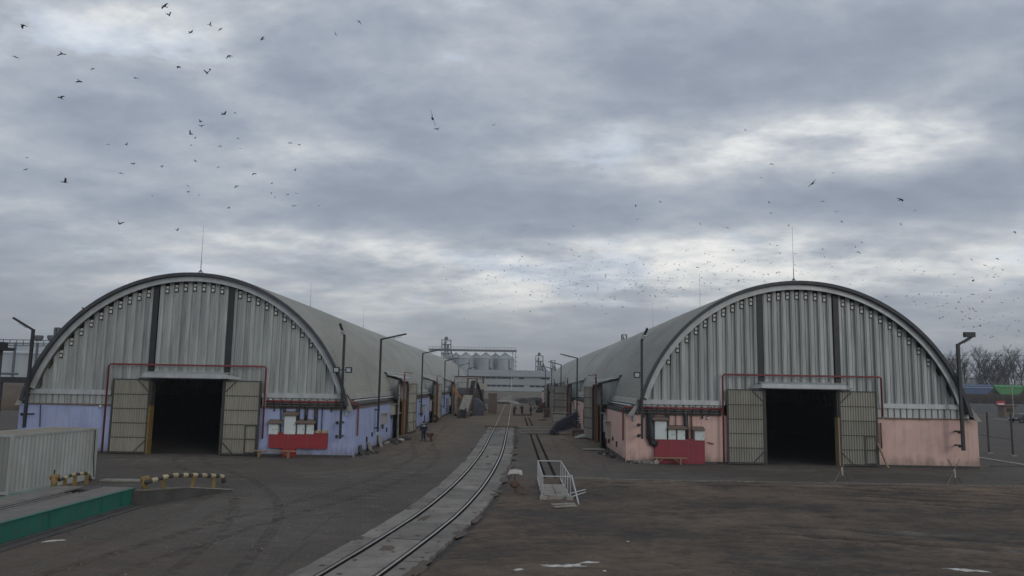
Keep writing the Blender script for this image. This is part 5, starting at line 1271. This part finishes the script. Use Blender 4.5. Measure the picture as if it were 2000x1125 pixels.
a = at(1714, 866, YG - .5); b_ = gnd(1735, 916)
tag(MB().bar(b_ + Vector((0, 0, .05)), a, .1).build('leaning_timber', M['wood'], origin=b_), 'timber prop leaning on the right gate leaf of the pink hall', 'timber')

# ---- stack of dark sheets and long beams across the lane
for j, (o, zz) in enumerate(((0, .1), (.45, .12), (.95, .1))):
    a, b_ = Vector((.75 - .1*j, 81.6 + o*1.4, .12 + .27*j)), Vector((4.9 - j*.3, 82.3 + o*1.4, .12 + .27*j))
    t = tag(MB().bar(a, b_, .34, .13).build('steel_beam', M['clight'], origin=a), ('nearest', 'middle', 'farthest')[j] + ' of three long beams lying from the track to the dark sheets', 'beam', 'long beams across the lane')
def channel(p, q, w, h, t=.025):
    d = q - p; L_ = d.length; m = Matrix.Translation(p) @ frame_of(d); mb = MB()
    mb.box((-w/2, -h/2, 0), (w/2, -h/2 + t, L_), m); mb.box((-w/2, -h/2 + t + .001, 0), (-w/2 + t, h/2, L_), m); mb.box((w/2 - t, -h/2 + t + .001, 0), (w/2, h/2, L_), m)
    return mb
for j in range(7):
    a = Vector((3.8 + j*.13, 81.4 + j*.16, .16 + .17*j)); b_ = Vector((7.1 - .03*j, 82.2 + j*.16, .95 + .235*j))
    tag(channel(a, b_, .62, .11).build('profiled_sheet', M['sheetdark'], origin=a), ('lowest', 'second lowest', 'third lowest', 'middle', 'third topmost', 'second topmost', 'topmost')[j] + ' dark profiled steel sheet in the slanting stack by the pink wall', 'steel sheet', 'stack of dark profiled sheets')
tr_ = thing('sheet_trestle', 'dark steel trestle propping up the stack of dark sheets', 'trestle', (6.2, 82, 0))
for x in (4.3, 6.9):
    for yv in (80.3, 85): MB().bar((x, yv, 0), (x, yv, 1.2 if x > 5 else .45), .12).build('leg', M['steel'], tr_)
MB().bar((6.9, 80.2, 1.2), (6.9, 85.1, 1.2), .14).bar((4.3, 80.2, .42), (4.3, 85.1, .42), .14).build('crossbeam', M['steel'], tr_)
tag(MB().box((6.0, 78.6, .45), (7.4, 79.3, .72)).box((6.05, 78.65, .0), (6.2, 79.25, .45)).box((7.2, 78.65, 0), (7.35, 79.25, .45)).build('red_bench', M['rust'], origin=(6.7, 79, 0)), 'low dull red bench at the foot of the pink wall by the dark sheets', 'bench')
bx = thing('plank_crate', 'pale slatted crate standing on end behind the stack of dark sheets', 'crate', (5.2, 88, 0))
for i in range(4): MB().box((4.55, 88, .25 + i*.42), (5.95, 88.05, .6 + i*.42)).build('slat', M['signw'], bx)
MB().box((4.5, 88.06, 0), (4.62, 88.9, 2.0)).box((5.88, 88.06, 0), (6.0, 88.9, 2.0)).box((4.4, 87.95, 2.0), (6.2, 89, 2.08)).build('frame', M['plank'], bx)
def rubble(x, y, n, sx, sy, smax, seed, lab, mt='stone'):
    rnd = random.Random(seed)
    for i in range(n):
        s = smax*rnd.uniform(.35, 1); px, py = x + rnd.uniform(-sx, sx), y + rnd.uniform(-sy, sy)
        o = MB().blob((px, py, s*.45), (s, s*rnd.uniform(.6, 1), s*.7), seed*50 + i, 1, .28).build('rubble_stone', M[mt if rnd.random() < .75 else 'clight'], origin=(px, py, 0))
        tag(o, lab, 'stone', lab + ' heap')
rubble(8.9, 53.1, 16, .9, .35, .26, 2, 'grey stone in the small rubble heap at the near corner of the pink hall')
rubble(7.0, 58.5, 12, .35, 2.2, .25, 3, 'dark stone along the foot of the pink lane wall', 'cdark')
rubble(-10.2, 56.6, 7, .35, 1.0, .28, 4, 'dark lump at the foot of the blue lane wall near its corner', 'cdark')
rubble(-10.1, 68, 16, .55, 2.6, .32, 5, 'rubble lump before the first gate of the blue lane wall', 'cdark')
rubble(-6.5, 150, 8, 2, 3, .4, 6, 'lump of debris on the lane beyond the trolley', 'cdark')
def slab_leaning(p, rz, lab, mt, h=.9, w_=.6):
    t = Matrix.Translation(p) @ Matrix.Rotation(rz, 4, 'Z') @ Matrix.Rotation(R(-16), 4, 'Y')
    tag(MB().box((-.04, -w_/2, 0), (.04, w_/2, h), t).build('leaning_slab', M[mt], origin=p), lab, 'slab', 'slabs leaning on the blue lane wall')
slab_leaning(Vector((-10.55, 63.0, 0)), 0, 'pale slab leaning on the blue lane wall before the white box', 'clight', 1.0, .9)
slab_leaning(Vector((-10.6, 58.6, 0)), 0, 'brown slab leaning on the blue lane wall under the first lamp', 'plank', .7, .8)
slab_leaning(Vector((-10.6, 55.4, 0)), 0, 'stub of grey slab leaning at the blue corner', 'cdark', .75, .6)
def sack(p, s, lab, mt='sackw', seed=1):
    o = MB().blob((p[0], p[1], s*.36), (s, s*.62, s*.42), seed, 3, .06).build('sack', M[mt], origin=(p[0], p[1], 0), smooth=True); tag(o, lab, 'sack')
sack((6.9, 76.6), .55, 'crumpled white sack lying by the first open gate leaf of the pink hall', seed=3); sack((6.3, 75.9), .35, 'small flattened white sack beside the larger white sack', seed=4)
sack((-9.6, 70.6), .45, 'dark filled bag before the first gate of the blue hall', 'cdark', 5); sack((-9.9, 69.3), .3, 'pale bag before the first gate of the blue hall', 'sackw', 6)
tag(MB().box((5.7, 62.6, .05), (7.4, 63.5, .12)).box((5.9, 62.8, 0), (6.1, 63.3, .05)).build('loose_board', M['plank'], origin=(6.5, 63, 0)), 'flat weathered board on the ground before the first gate of the pink hall', 'board')
for j, (p, lab) in enumerate([((-10.3, 102.5, .0), 'round dark tyre leaning by the second gate of the blue hall')]):
    mb = MB(); n_, m_ = 18, 8
    for i in range(n_):
        for k2 in range(m_):
            a_, b2 = 2*math.pi*i/n_, 2*math.pi*k2/m_; r_ = .36 + .13*math.cos(b2); mb.v.append(Vector((p[0] + r_*math.cos(a_), p[1] + .11*math.sin(b2), .49 + r_*math.sin(a_))))
    for i in range(n_):
        for k2 in range(m_): mb.f.append((i*m_ + k2, ((i+1) % n_)*m_ + k2, ((i+1) % n_)*m_ + (k2+1) % m_, i*m_ + (k2+1) % m_))
    tag(mb.build('tyre', M['tyre'], origin=p, smooth=True), lab, 'tyre')

# ---- machines at the far left of the lane
tl = thing('ramp_trolley', 'wheeled yellow-brown trolley carrying a tilted pale board', 'trolley', (-7.9, 123, 0))
MB().box((-9.3, 122.5, .45), (-6.6, 125.5, .75)).build('chassis', M['brown'], tl)
MB().prism([(-8.6, 122.6, .8), (-7.1, 122.6, .8), (-6.6, 125.4, 3.2), (-8.0, 125.4, 3.2)], (0, .1, .12)).build('tilted_board', M['plank'], tl)
for (a, b_) in (((-8.75, 122.6, .75), (-8.1, 125.5, 3.35)), ((-6.95, 122.6, .75), (-6.45, 125.5, 3.35)), ((-6.5, 125.5, .7), (-6.5, 125.5, 3.3)), ((-8.1, 125.5, .7), (-8.1, 125.5, 3.3))): MB().bar(a, b_, .14).build('side_bar', M['rust'], tl)
for x in (-9.2, -6.7):
    for yv in (122.8, 125.2): MB().tube([(x - .1, yv, .35), (x + .1, yv, .35)], .35, 14).build('wheel', M['tyre'], tl)
ld = thing('loading_conveyor', 'tall mobile loading conveyor with dark belts beside the blue hall', 'conveyor', (-6.6, 132, 0))
MB().bar((-7.6, 132, 1.2), (-7.1, 137, 5.6), .75, .25).build('belt', M['black'], ld); MB().bar((-6.2, 132.5, 5.2), (-5.0, 133, 1.6), .7, .25).build('discharge_belt', M['black'], ld)
for x in (-7.9, -6.3, -5.2):
    for yv in (131.5, 134.5): MB().bar((x, yv, 0), (x, yv, 6.0), .13).build('column', M['rust'], ld)
for z in (6.0, 4.1, 2.2): MB().bar((-7.9, 131.5, z), (-5.2, 131.5, z), .13).build('crossbar', M['rust'], ld)
MB().box((-5.6, 131.2, 4.2), (-4.5, 132.4, 5.2)).build('head_box', M['signw'], ld); MB().box((-5.0, 131.2, 1.9), (-4.1, 132.6, 2.6)).build('motor', M['lattice'], ld)
ch = thing('orange_chute', 'orange slanted chute leaning by the third gate of the blue hall', 'chute', (-9.7, 127, 0))
MB().bar((-9.9, 127, 4.2), (-8.2, 127, 2.2), .9, .14).build('trough', M['orange'], ch); MB().bar((-9.9, 126.6, 4.4), (-8.2, 126.6, 2.4), .12, .3).build('side_wall', M['orange'], ch); MB().bar((-9.4, 127.3, 0), (-9.2, 127.3, 3.4), .12).bar((-8.4, 127.3, 0), (-8.4, 127.3, 2.3), .12).build('leg', M['rust'], ch)
hb = thing('waste_skip', 'blue grey steel skip with slanted side on the lane', 'skip', (-5.6, 128, 0))
MB().prism([(-6.6, 127.2, .15), (-4.9, 127.2, .15), (-4.5, 127.2, 1.5), (-5.8, 127.2, 2.7), (-6.7, 127.2, 2.7)], (0, 2.2, 0)).build('hopper', M['bin'], hb)
for z in (.7, 1.3, 1.9): MB().bar((-6.7, 127.15, z), (-4.75, 127.15, z), .07).build('rib', M['bin'], hb)
MB().bar((-6.5, 127.4, .0), (-6.5, 127.4, .15), .2).bar((-5, 127.4, .0), (-5, 127.4, .15), .2).build('foot', M['steel'], hb)
gs = thing('gate_shed', 'grey boarded shed with rusty top rail behind the loading conveyor', 'shed', (-9.2, 148, 0))
for i in range(6): MB().box((-11.3, 148, .1 + i*1.05), (-6.0, 148.08, 1.09 + i*1.05)).build('board_panel', M['bin' if i == 3 else 'galv' if i > 3 else 'cdark'], gs)
MB().box((-11.4, 147.9, 6.4), (-5.8, 150.5, 6.55)).build('roof', M['rust'], gs); MB().box((-11.3, 148.1, .1), (-6.05, 150.4, 6.4)).build('wall', M['cdark'], gs)
tag(MB().box((-4.4, 137, 0), (-2.9, 139, 3.4)).box((-4.5, 136.9, 3.4), (-2.8, 139.1, 3.5)).build('metal_locker', M['brown'], origin=(-3.6, 137, 0)), 'tall brown metal locker beyond the skip', 'locker')
for j, (x, yv, rx, h, lab) in enumerate([(-3, 205, 5, 1.6, 'pale debris heap at the end of the lane, left of the track'), (2.2, 215, 4, 2.2, 'dark debris heap at the end of the lane behind the three workers'), (6, 225, 5, 2.8, 'dark scrap heap at the far right end of the lane'), (-.5, 232, 3.5, 2.6, 'pale block pile across the end of the track')]):
    tag(MB().blob((x, yv, 0), (rx, 2.2, h*.62), 60 + j, 2, .26).build('debris_heap', M['clight' if j in (0, 3) else 'cdark'], origin=(x, yv, 0)), lab, 'heap', 'debris heaps at the end of the lane')
rnd_ = random.Random(77)
for k_ in range(34):
    sd_ = rnd_.choice((-1, 1)); yv = rnd_.uniform(112, 212); x = (rnd_.uniform(-10.3, -7.2) if sd_ < 0 else rnd_.uniform(4.2, 7.2)); w_ = rnd_.uniform(.4, 1.5); h_ = rnd_.uniform(.3, 1.5)
    if 118 < yv < 140 and sd_ < 0: continue
    mb = MB(); mb.box((x - w_/2, yv, 0), (x + w_/2, yv + .9, h_)); mb.bar((x - w_*.6, yv - .3, 0), (x + w_*.5, yv + .2, h_*1.2), .16)
    tag(mb.build('scrap_pile', M[rnd_.choice(('cdark', 'rust', 'plank', 'steel'))], origin=(x, yv, 0)), 'dark scrap standing along the far lane wall of the ' + ('blue' if sd_ < 0 else 'pink') + ' hall', 'scrap', 'scrap along the far ' + ('blue' if sd_ < 0 else 'pink') + ' lane wall')
sc_ = tag(MB().bar((-3.2, 95.5, .12), (1.4, 95.2, .12), .3, .14).build('crossing_timber', M['wood'], origin=(-1, 95.4, 0)), 'timber laid across the track beyond the concrete slabs', 'timber')
tag(MB().bar((-3.3, 92.6, .12), (1.0, 92.4, .12), .5, .12).build('crossing_timber', M['cdark'], origin=(-1, 92.5, 0)), 'dark broken slab edge laid across the end of the concrete track', 'timber')

# ------------------------------------------------------------------ people
def skin_mesh(name, joints, edges, mt, parent=None, sub=1, label=None, cat=None, root=0, loc=None, rz=0, group=None):
    me = bpy.data.meshes.new(name); bm = bmesh.new(); lay = bm.verts.layers.skin.verify(); vs = []
    for i, (p, r) in enumerate(joints):
        v = bm.verts.new(p); v[lay].radius = (r, r) if isinstance(r, (int, float)) else r; v[lay].use_root = (i == root); vs.append(v)
    for a, b in edges: bm.edges.new((vs[a], vs[b]))
    bm.to_mesh(me); bm.free(); me.materials.append(M[mt]); o = bpy.data.objects.new(name, me); col.objects.link(o)
    o.modifiers.new('skin', 'SKIN').use_smooth_shade = True; s = o.modifiers.new('sub', 'SUBSURF'); s.levels = sub; s.render_levels = sub
    if parent is not None: o.parent = parent
    else: o.location = loc; o.rotation_euler = (0, 0, rz)
    return tag(o, label, cat, group)
def person(loc, rz, lab, jacket, trousers, lean=0.0, arms=((-.1, .0), (.1, .0)), stride=.14, stripe=False, cap='navy'):
    """faces local +y; lean tilts the trunk forward; arms = (forward, bend) per side"""
    ca, sa = math.cos(lean), math.sin(lean)
    def tk(x, y, z): y2, z2 = y, z - .95; return (x, y2*ca + z2*sa, .95 - y2*sa + z2*ca)
    pel, wst, chs, nek = tk(0, 0, .95), tk(0, .0, 1.1), tk(0, -.01, 1.33), tk(0, 0, 1.5); hb_, ht, fc = tk(0, .02, 1.57), tk(0, .03, 1.68), tk(0, .08, 1.62)
    J = [(pel, (.15, .11)), (wst, (.135, .10)), (chs, (.16, .11)), (nek, .06), (hb_, .075), (ht, .088)]; E = [(0, 1), (1, 2), (2, 3), (3, 4), (4, 5)]
    arm = {}
    for s, (fw, bd) in zip((-1, 1), arms):
        sh = Vector(tk(s*.19, 0, 1.42)); a1 = fw; el = sh + Vector((s*.07, math.sin(a1)*.29, -math.cos(a1)*.29)); a2 = fw + bd; wr = el + Vector((s*.015, math.sin(a2)*.25, -math.cos(a2)*.25)); hd = wr + Vector((-s*.01, math.sin(a2)*.09, -math.cos(a2)*.09))
        n0 = len(J); J += [(sh, .065), (el, .048), (wr, .032), (hd, (.042, .024))]; E += [(2, n0), (n0, n0+1), (n0+1, n0+2), (n0+2, n0+3)]; arm[s] = (sh, el, wr, hd)
        for k, (fx, fl) in enumerate(((-.025, .055), (-.008, .065), (.009, .062), (.026, .05))):       # fingers
            q = hd + Vector((fx*.9, .0, -.02)); J.append((q + Vector((fx*.5, math.sin(a2)*fl, -math.cos(a2)*fl)), .011)); E.append((n0+3, len(J)-1))
        J.append((wr + Vector((-s*.05, .03, -.05)), .012)); E.append((n0+2, len(J)-1))
    leg = {}
    for s in (-1, 1):
        hp = Vector((pel[0] + s*.09, pel[1], .90)); kn = Vector((s*.10, s*stride*.5 + .04, .50)); an = Vector((s*.11, s*stride - .04, .09)); toe = Vector((s*.125, s*stride + .13, .045))
        n0 = len(J); J += [(hp, .09), (kn, .062), (an, .042), (toe, .036)]; E += [(0, n0), (n0, n0+1), (n0+1, n0+2), (n0+2, n0+3)]; leg[s] = (hp, kn, an, toe)
    body = skin_mesh('person', J, E, 'skin', None, 1, lab, 'person', 0, loc, rz)
    JJ = [(pel, (.205, .155)), (wst, (.195, .15)), (chs, (.215, .16)), (tk(0, -.005, 1.47), .095)]; EE = [(0, 1), (1, 2), (2, 3)]
    for s in (-1, 1):
        sh, el, wr, hd = arm[s]; n0 = len(JJ); JJ += [(sh, .10), (el, .08), (wr, .062)]; EE += [(2, n0), (n0, n0+1), (n0+1, n0+2)]
    skin_mesh('jacket', JJ, EE, jacket, body)
    JJ = [(Vector(pel) + Vector((0, 0, -.02)), (.16, .125))]; EE = []
    for s in (-1, 1):
        hp, kn, an, toe = leg[s]; n0 = len(JJ); JJ += [(hp, .12), (kn, .095), (an + Vector((0, 0, .04)), .075)]; EE += [(0, n0), (n0, n0+1), (n0+1, n0+2)]
    skin_mesh('trousers', JJ, EE, trousers, body)
    for s in (-1, 1):
        hp, kn, an, toe = leg[s]; skin_mesh('boot', [(an + Vector((0, -.03, .06)), .058), (an + Vector((0, -.03, -.03)), .058), (toe + Vector((0, 0, .005)), .048)], [(0, 1), (1, 2)], 'boot', body)
    hc = Vector(tk(0, .02, 1.70)); mb = MB(); mb.blob(hc, (.105, .12, .095), 3, 2, .0)
    o = mb.build('cap', M[cap], body, local=True, smooth=True)
    f = Vector(tk(0, .115, 1.615)); MB().blob(f, (.018, .028, .025), 1, 1, 0).build('nose', M['skin'], body, local=True)
    for s in (-1, 1):
        MB().blob(Vector(tk(s*.033, .105, 1.645)), .011, 1, 1, 0).build('eye', M['boot'], body, local=True); MB().blob(Vector(tk(s*.092, .02, 1.625)), (.014, .024, .034), 1, 1, 0).build('ear', M['skin'], body, local=True)
    MB().blob(Vector(tk(0, .105, 1.575)), (.026, .01, .007), 1, 1, 0).build('mouth', M['rust'], body, local=True)
    if stripe:
        mb = MB(); n = 20
        for j in range(n):
            a = 2*math.pi*j/n
            for dz in (0, .045): mb.v.append(Vector(tk(.235*math.cos(a), .182*math.sin(a), 1.33 + dz)))
        for j in range(n): mb.f.append((2*j, 2*((j+1) % n), 2*((j+1) % n)+1, 2*j+1))
        mb.build('reflective_stripe', M['reflect'], body, local=True)
    return body
wk = gnd(827, 862)
person(wk, R(8), 'worker seen from behind in navy jacket with pale back stripe, walking beside a barrow', 'navy', 'navy', .10, ((-.12, .15), (.30, .35)), .15, True)
wbw = thing('wheelbarrow', 'dark wheelbarrow on thin legs at the right hand of the navy worker', 'wheelbarrow', wk + Vector((.45, .1, 0)))
c = wk + Vector((.52, .55, 0))
MB().prism([c + Vector((-.32, -.5, .72)), c + Vector((.32, -.5, .72)), c + Vector((.24, -.4, .42)), c + Vector((-.24, -.4, .42))], (0, 1.0, .02)).build('tray', M['rust'], wbw)
for s in (-1, 1): MB().tube([c + Vector((s*.26, -1.0, .74)), c + Vector((s*.24, -.4, .44)), c + Vector((s*.06, .85, .25))], .02).build('handle', M['steel'], wbw); MB().bar(c + Vector((s*.25, -.35, .45)), c + Vector((s*.27, -.4, 0)), .035).build('leg', M['steel'], wbw)
MB().tube([c + Vector((-.04, .85, .22)), c + Vector((.04, .85, .22))], .22, 16).build('wheel', M['tyre'], wbw)
for (px, yb_, rz, ln, ar, lab) in [(1004, 812, R(-60), .25, ((.4, .3), (.5, .3)), 'left worker in dark clothes holding the left end of the frame on the lane'), (1019.5, 810.5, R(170), .55, ((.9, .2), (.8, .2)), 'middle worker in dark clothes stooping over the frame on the lane'), (1037, 812, R(75), .12, ((.15, .2), (.3, .3)), 'right worker in black standing at the right end of the frame on the lane')]:
    person(gnd(px, yb_), rz, lab, 'cloth', 'cloth', ln, ar, .10, False, 'cloth')
fr = thing('steel_frame', 'low rusty steel frame lying on the lane between the three workers', 'frame', gnd(1020, 812))
a, b_ = gnd(1006, 812), gnd(1035, 812)
for dy in (0, .9): MB().bar(a + Vector((0, dy, .12)), b_ + Vector((0, dy, .12)), .16).build('long_bar', M['rust'], fr)
for k in (0, .5, 1): p = a.lerp(b_, k); MB().bar(p + Vector((0, .09, .12)), p + Vector((0, .81, .12)), .12).build('cross_bar', M['rust'], fr)

# ------------------------------------------------------------------ birds
def bird_mesh(name, dih, sweep, fold=0):
    mb = MB()
    mb.lathe((0, 0, 0), [(.01, -.26), (.05, -.16), (.065, 0), (.05, .12), (.035, .17), (.04, .21), (.012, .28)], 7)
    mb.v = [Vector((v.x, v.z, v.y)) for v in mb.v]
    for s in (-1, 1):
        c, q = math.cos(dih), math.sin(dih); c2, q2 = math.cos(dih + fold), math.sin(dih + fold)
        e = Vector((s*.24*c, .02, .24*q)); tip = e + Vector((s*.25*c2, -.06 - sweep, .25*q2))
        mb.add([(s*.04, .10, .01), e + Vector((0, .12, 0)), e + Vector((0, -.13, 0)), (s*.04, -.15, .01)], [(0, 1, 2, 3)])
        mb.add([e + Vector((0, .12, 0)), tip + Vector((0, .08, 0)), tip + Vector((0, -.07, 0)), e + Vector((0, -.13, 0))], [(0, 1, 2, 3)])
    mb.add([(-.03, -.20, 0), (.03, -.20, 0), (.085, -.42, 0), (0, -.45, 0), (-.085, -.42, 0)], [(0, 1, 2, 3, 4)])
    me = bpy.data.meshes.new(name); me.from_pydata([tuple(v) for v in mb.v], [], mb.f); me.materials.append(M['bird']); return me
BM = [bird_mesh('bird', a, b, c) for a, b, c in ((.15, .05, -.1), (.5, .06, -.3), (-.35, .08, -.15), (.85, .02, -.2), (.05, .16, .05), (-.1, .02, -.35))]
rb = random.Random(21)
def bird(px, py, span, lab, grp, k=None, yaw=None, bank=None, pitch=0):
    d = .95*1500/max(span*1.28, 1.5); p = Vector((0, 0, CAM_H)) + ray(px, py).normalized()*d*rb.uniform(.92, 1.05)
    o = bpy.data.objects.new('bird', BM[k if k is not None else rb.randrange(6)]); col.objects.link(o); o.location = p
    o.rotation_euler = (pitch + rb.uniform(-.2, .2), bank if bank is not None else rb.uniform(-.5, .5), yaw if yaw is not None else rb.choice([0, math.pi]) + rb.uniform(-.7, .7)); o['label'] = lab; o['category'] = 'bird'; o['group'] = grp
GA, GB, GC = 'birds circling above the blue hall', 'birds above the pink hall', 'distant bird swarm over the pink hall'
LA = 'dark bird circling in the loose flock over the blue hall'; LB_ = 'dark bird flying in the open sky over the pink hall'; LCc = 'tiny dark bird in the distant swarm near the pink hall roof'
bird(845, 232, 24, 'largest dark bird with wings tilted upright, in the middle of the sky', 'birds in the middle of the sky', 0, .3, 1.25, .3)
bird(855, 252, 13, 'dark bird just below the largest bird in the middle of the sky', 'birds in the middle of the sky', 1, .4, -.5)
bird(965, 244, 8, 'small bird alone right of the two birds in the middle of the sky', 'birds in the middle of the sky', 1, .2, -.7)
bird(655, 66, 9, 'dark bird tilted steeply near the top of the sky, left of centre', 'birds near the top of the sky', 0, .2, 1.0)
bird(702, 42, 8, 'uppermost dark bird near the top of the sky, left of centre', 'birds near the top of the sky', 2)
bird(233, 437, 13, 'dark bird with one wing raised, lowest left of the loose flock', GA, 3, .1, .4)
bird(372, 262, 11, 'dark bird with wings raised upright in the middle of the loose flock', GA, 3, 1.2, .3)
bird(1586, 359, 16, 'largest dark bird over the pink hall, wings tilted', GB, 0, .2, -.8)
bird(1506, 320, 9, 'dark bird with bent wings above and left of the largest one over the pink hall', GB, 2, .3)
FLA = [(321,12,12),(330,30,11),(45,49,10),(373,63,9),(410,49,9),(430,57,7),(512,76,8),(120,105,11),(30,111,8),(181,134,6),(349,130,10),(447,109,9),(405,143,11),(410,137,6),(263,152,12),(156,159,10),(118,191,11),(438,223,10),(459,221,6),(391,238,8),(393,246,8),(381,270,5),(465,270,6),(211,282,6),(247,283,7),(374,283,5),(429,285,7),(470,290,6),(567,279,8),(584,283,7),(52,308,6),(50,331,6),(382,315,7),(260,320,7),(316,326,7),(426,326,5),(236,338,8),(497,339,9),(576,333,7),(127,356,11),(367,363,6),(462,364,8),(531,359,5),(367,375,7),(388,382,6),(298,383,5),(530,378,4),(537,386,5),(562,380,5),(578,378,7),(447,406,6),(574,402,8),(623,402,7),(346,450,7),(560,437,3)]
FLB = [(1177,330,5),(1242,403,6),(1290,395,6),(1245,428,4),(1120,442,6),(1367,437,5),(943,467,4),(950,545,4),(1031,519,4),(1456,255,7),(1486,347,5),(1626,338,6),(1502,396,5),(1608,393,8),(1506,416,5),(1634,414,6),(1643,432,6),(1760,390,11),(1787,411,6),(1760,439,6),(1421,445,8),(1540,441,7),(1982,453,5),(1553,495,6),(1653,479,5),(1682,473,5),(1676,492,8),(1607,487,5),(1762,511,5),(1928,538,7),(1901,549,6),(1758,528,5),(1947,505,6),(1942,522,5),(1900,575,6),(1934,567,5)]
NTH = ['leftmost', 'second from left', 'third from left', 'fourth from left', 'fifth from left', 'sixth from left', 'seventh from left', 'eighth from left', 'ninth from left', 'tenth from left', 'eleventh from left', 'twelfth from left', 'thirteenth from left', 'fourteenth from left', 'fifteenth from left', 'sixteenth from left', 'rightmost']
def flock(F, bands, grp, where):
    for (y0, y1, nm) in bands:
        q = sorted(b for b in F if y0 <= b[1] < y1)
        for i, (x, yv, sp) in enumerate(q): bird(x, yv, sp, f'dark bird {NTH[i] if i < len(q) - 1 else "rightmost"} in the {nm} of the flock {where}', grp)
flock(FLA, [(0, 80, 'topmost row'), (80, 200, 'second row'), (200, 275, 'third row'), (275, 310, 'fourth row'), (310, 350, 'fifth row'), (350, 500, 'lowest row')], GA, 'over the blue hall')
flock(FLB, [(0, 350, 'topmost row'), (350, 412, 'second row'), (412, 442, 'third row'), (442, 492, 'fourth row'), (492, 600, 'lowest row')], GB, 'over the pink hall')
def swarm_pos():
    while True:
        if rb.random() < .45: x, yv = rb.gauss(1150, 150), rb.gauss(555, 32)
        elif rb.random() < .45: x, yv = rb.gauss(1420, 160), rb.gauss(540, 26)
        else: x, yv = rb.gauss(1860, 110), rb.gauss(615, 45)
        if not (850 < x < 2030 and 470 < yv < 700): continue
        roof = 552 + ((x - 1547)/352)**2*120 if x > 1300 else 580 + (1300 - x)*.35
        if yv < min(roof - 4, 690): return x, yv
for i in range(150): x, yv = swarm_pos(); bird(x, yv, rb.uniform(3.2, 5.4), LCc, GC)
mb = MB()
for i in range(430):
    x, yv = swarm_pos(); d = rb.uniform(230, 400); p = Vector((0, 0, CAM_H)) + ray(x, yv).normalized()*d; a = rb.uniform(-.6, .6); h = rb.uniform(-.1, .35)
    me_ = BM[i % 6]; m4 = Matrix.Translation(p) @ Matrix.Rotation(rb.uniform(-.8, .8), 4, 'Z') @ Matrix.Rotation(a, 4, 'Y')
    mb.add([m4 @ v.co for v in me_.vertices], [tuple(q.vertices) for q in me_.polygons])
mb.build('bird_swarm', M['bird'], kind='stuff')
for (px, py, Y, lab) in [(164, 603, YG - .7, 'dark bird perched on the left shoulder of the blue hall arch'), (381, 536, YG - .3, 'dark bird perched at the foot of the rod on the blue hall'), (1560, 551, YG - .3, 'dark bird perched right of the rod on the pink hall'), (1544, 551, YG - .3, 'dark bird perched at the foot of the rod on the pink hall')]:
    c = at(px, py, Y); o = bpy.data.objects.new('bird', BM[4]); col.objects.link(o); o.location = c; o.scale = (.55, .8, .9); o.rotation_euler = (.5, 0, rb.uniform(-1.5, 1.5)); tag(o, lab, 'bird', 'birds perched on the hall roofs')

# ------------------------------------------------------------------ air
def haze():
    m = bpy.data.materials.new('haze'); m.use_nodes = True; nt = m.node_tree; nt.nodes.remove(nt.nodes['Principled BSDF'])
    v = nt.nodes.new('ShaderNodeVolumePrincipled'); v.inputs['Density'].default_value = HAZE; v.inputs['Color'].default_value = (.86, .9, .95, 1); v.inputs['Anisotropy'].default_value = .1
    nt.links.new(v.outputs[0], nt.nodes['Material Output'].inputs['Volume'])
    MB().box((-3600, -400, -1), (3600, 3600, 170)).build('haze', m, kind='stuff')
HAZE = .00035
haze()
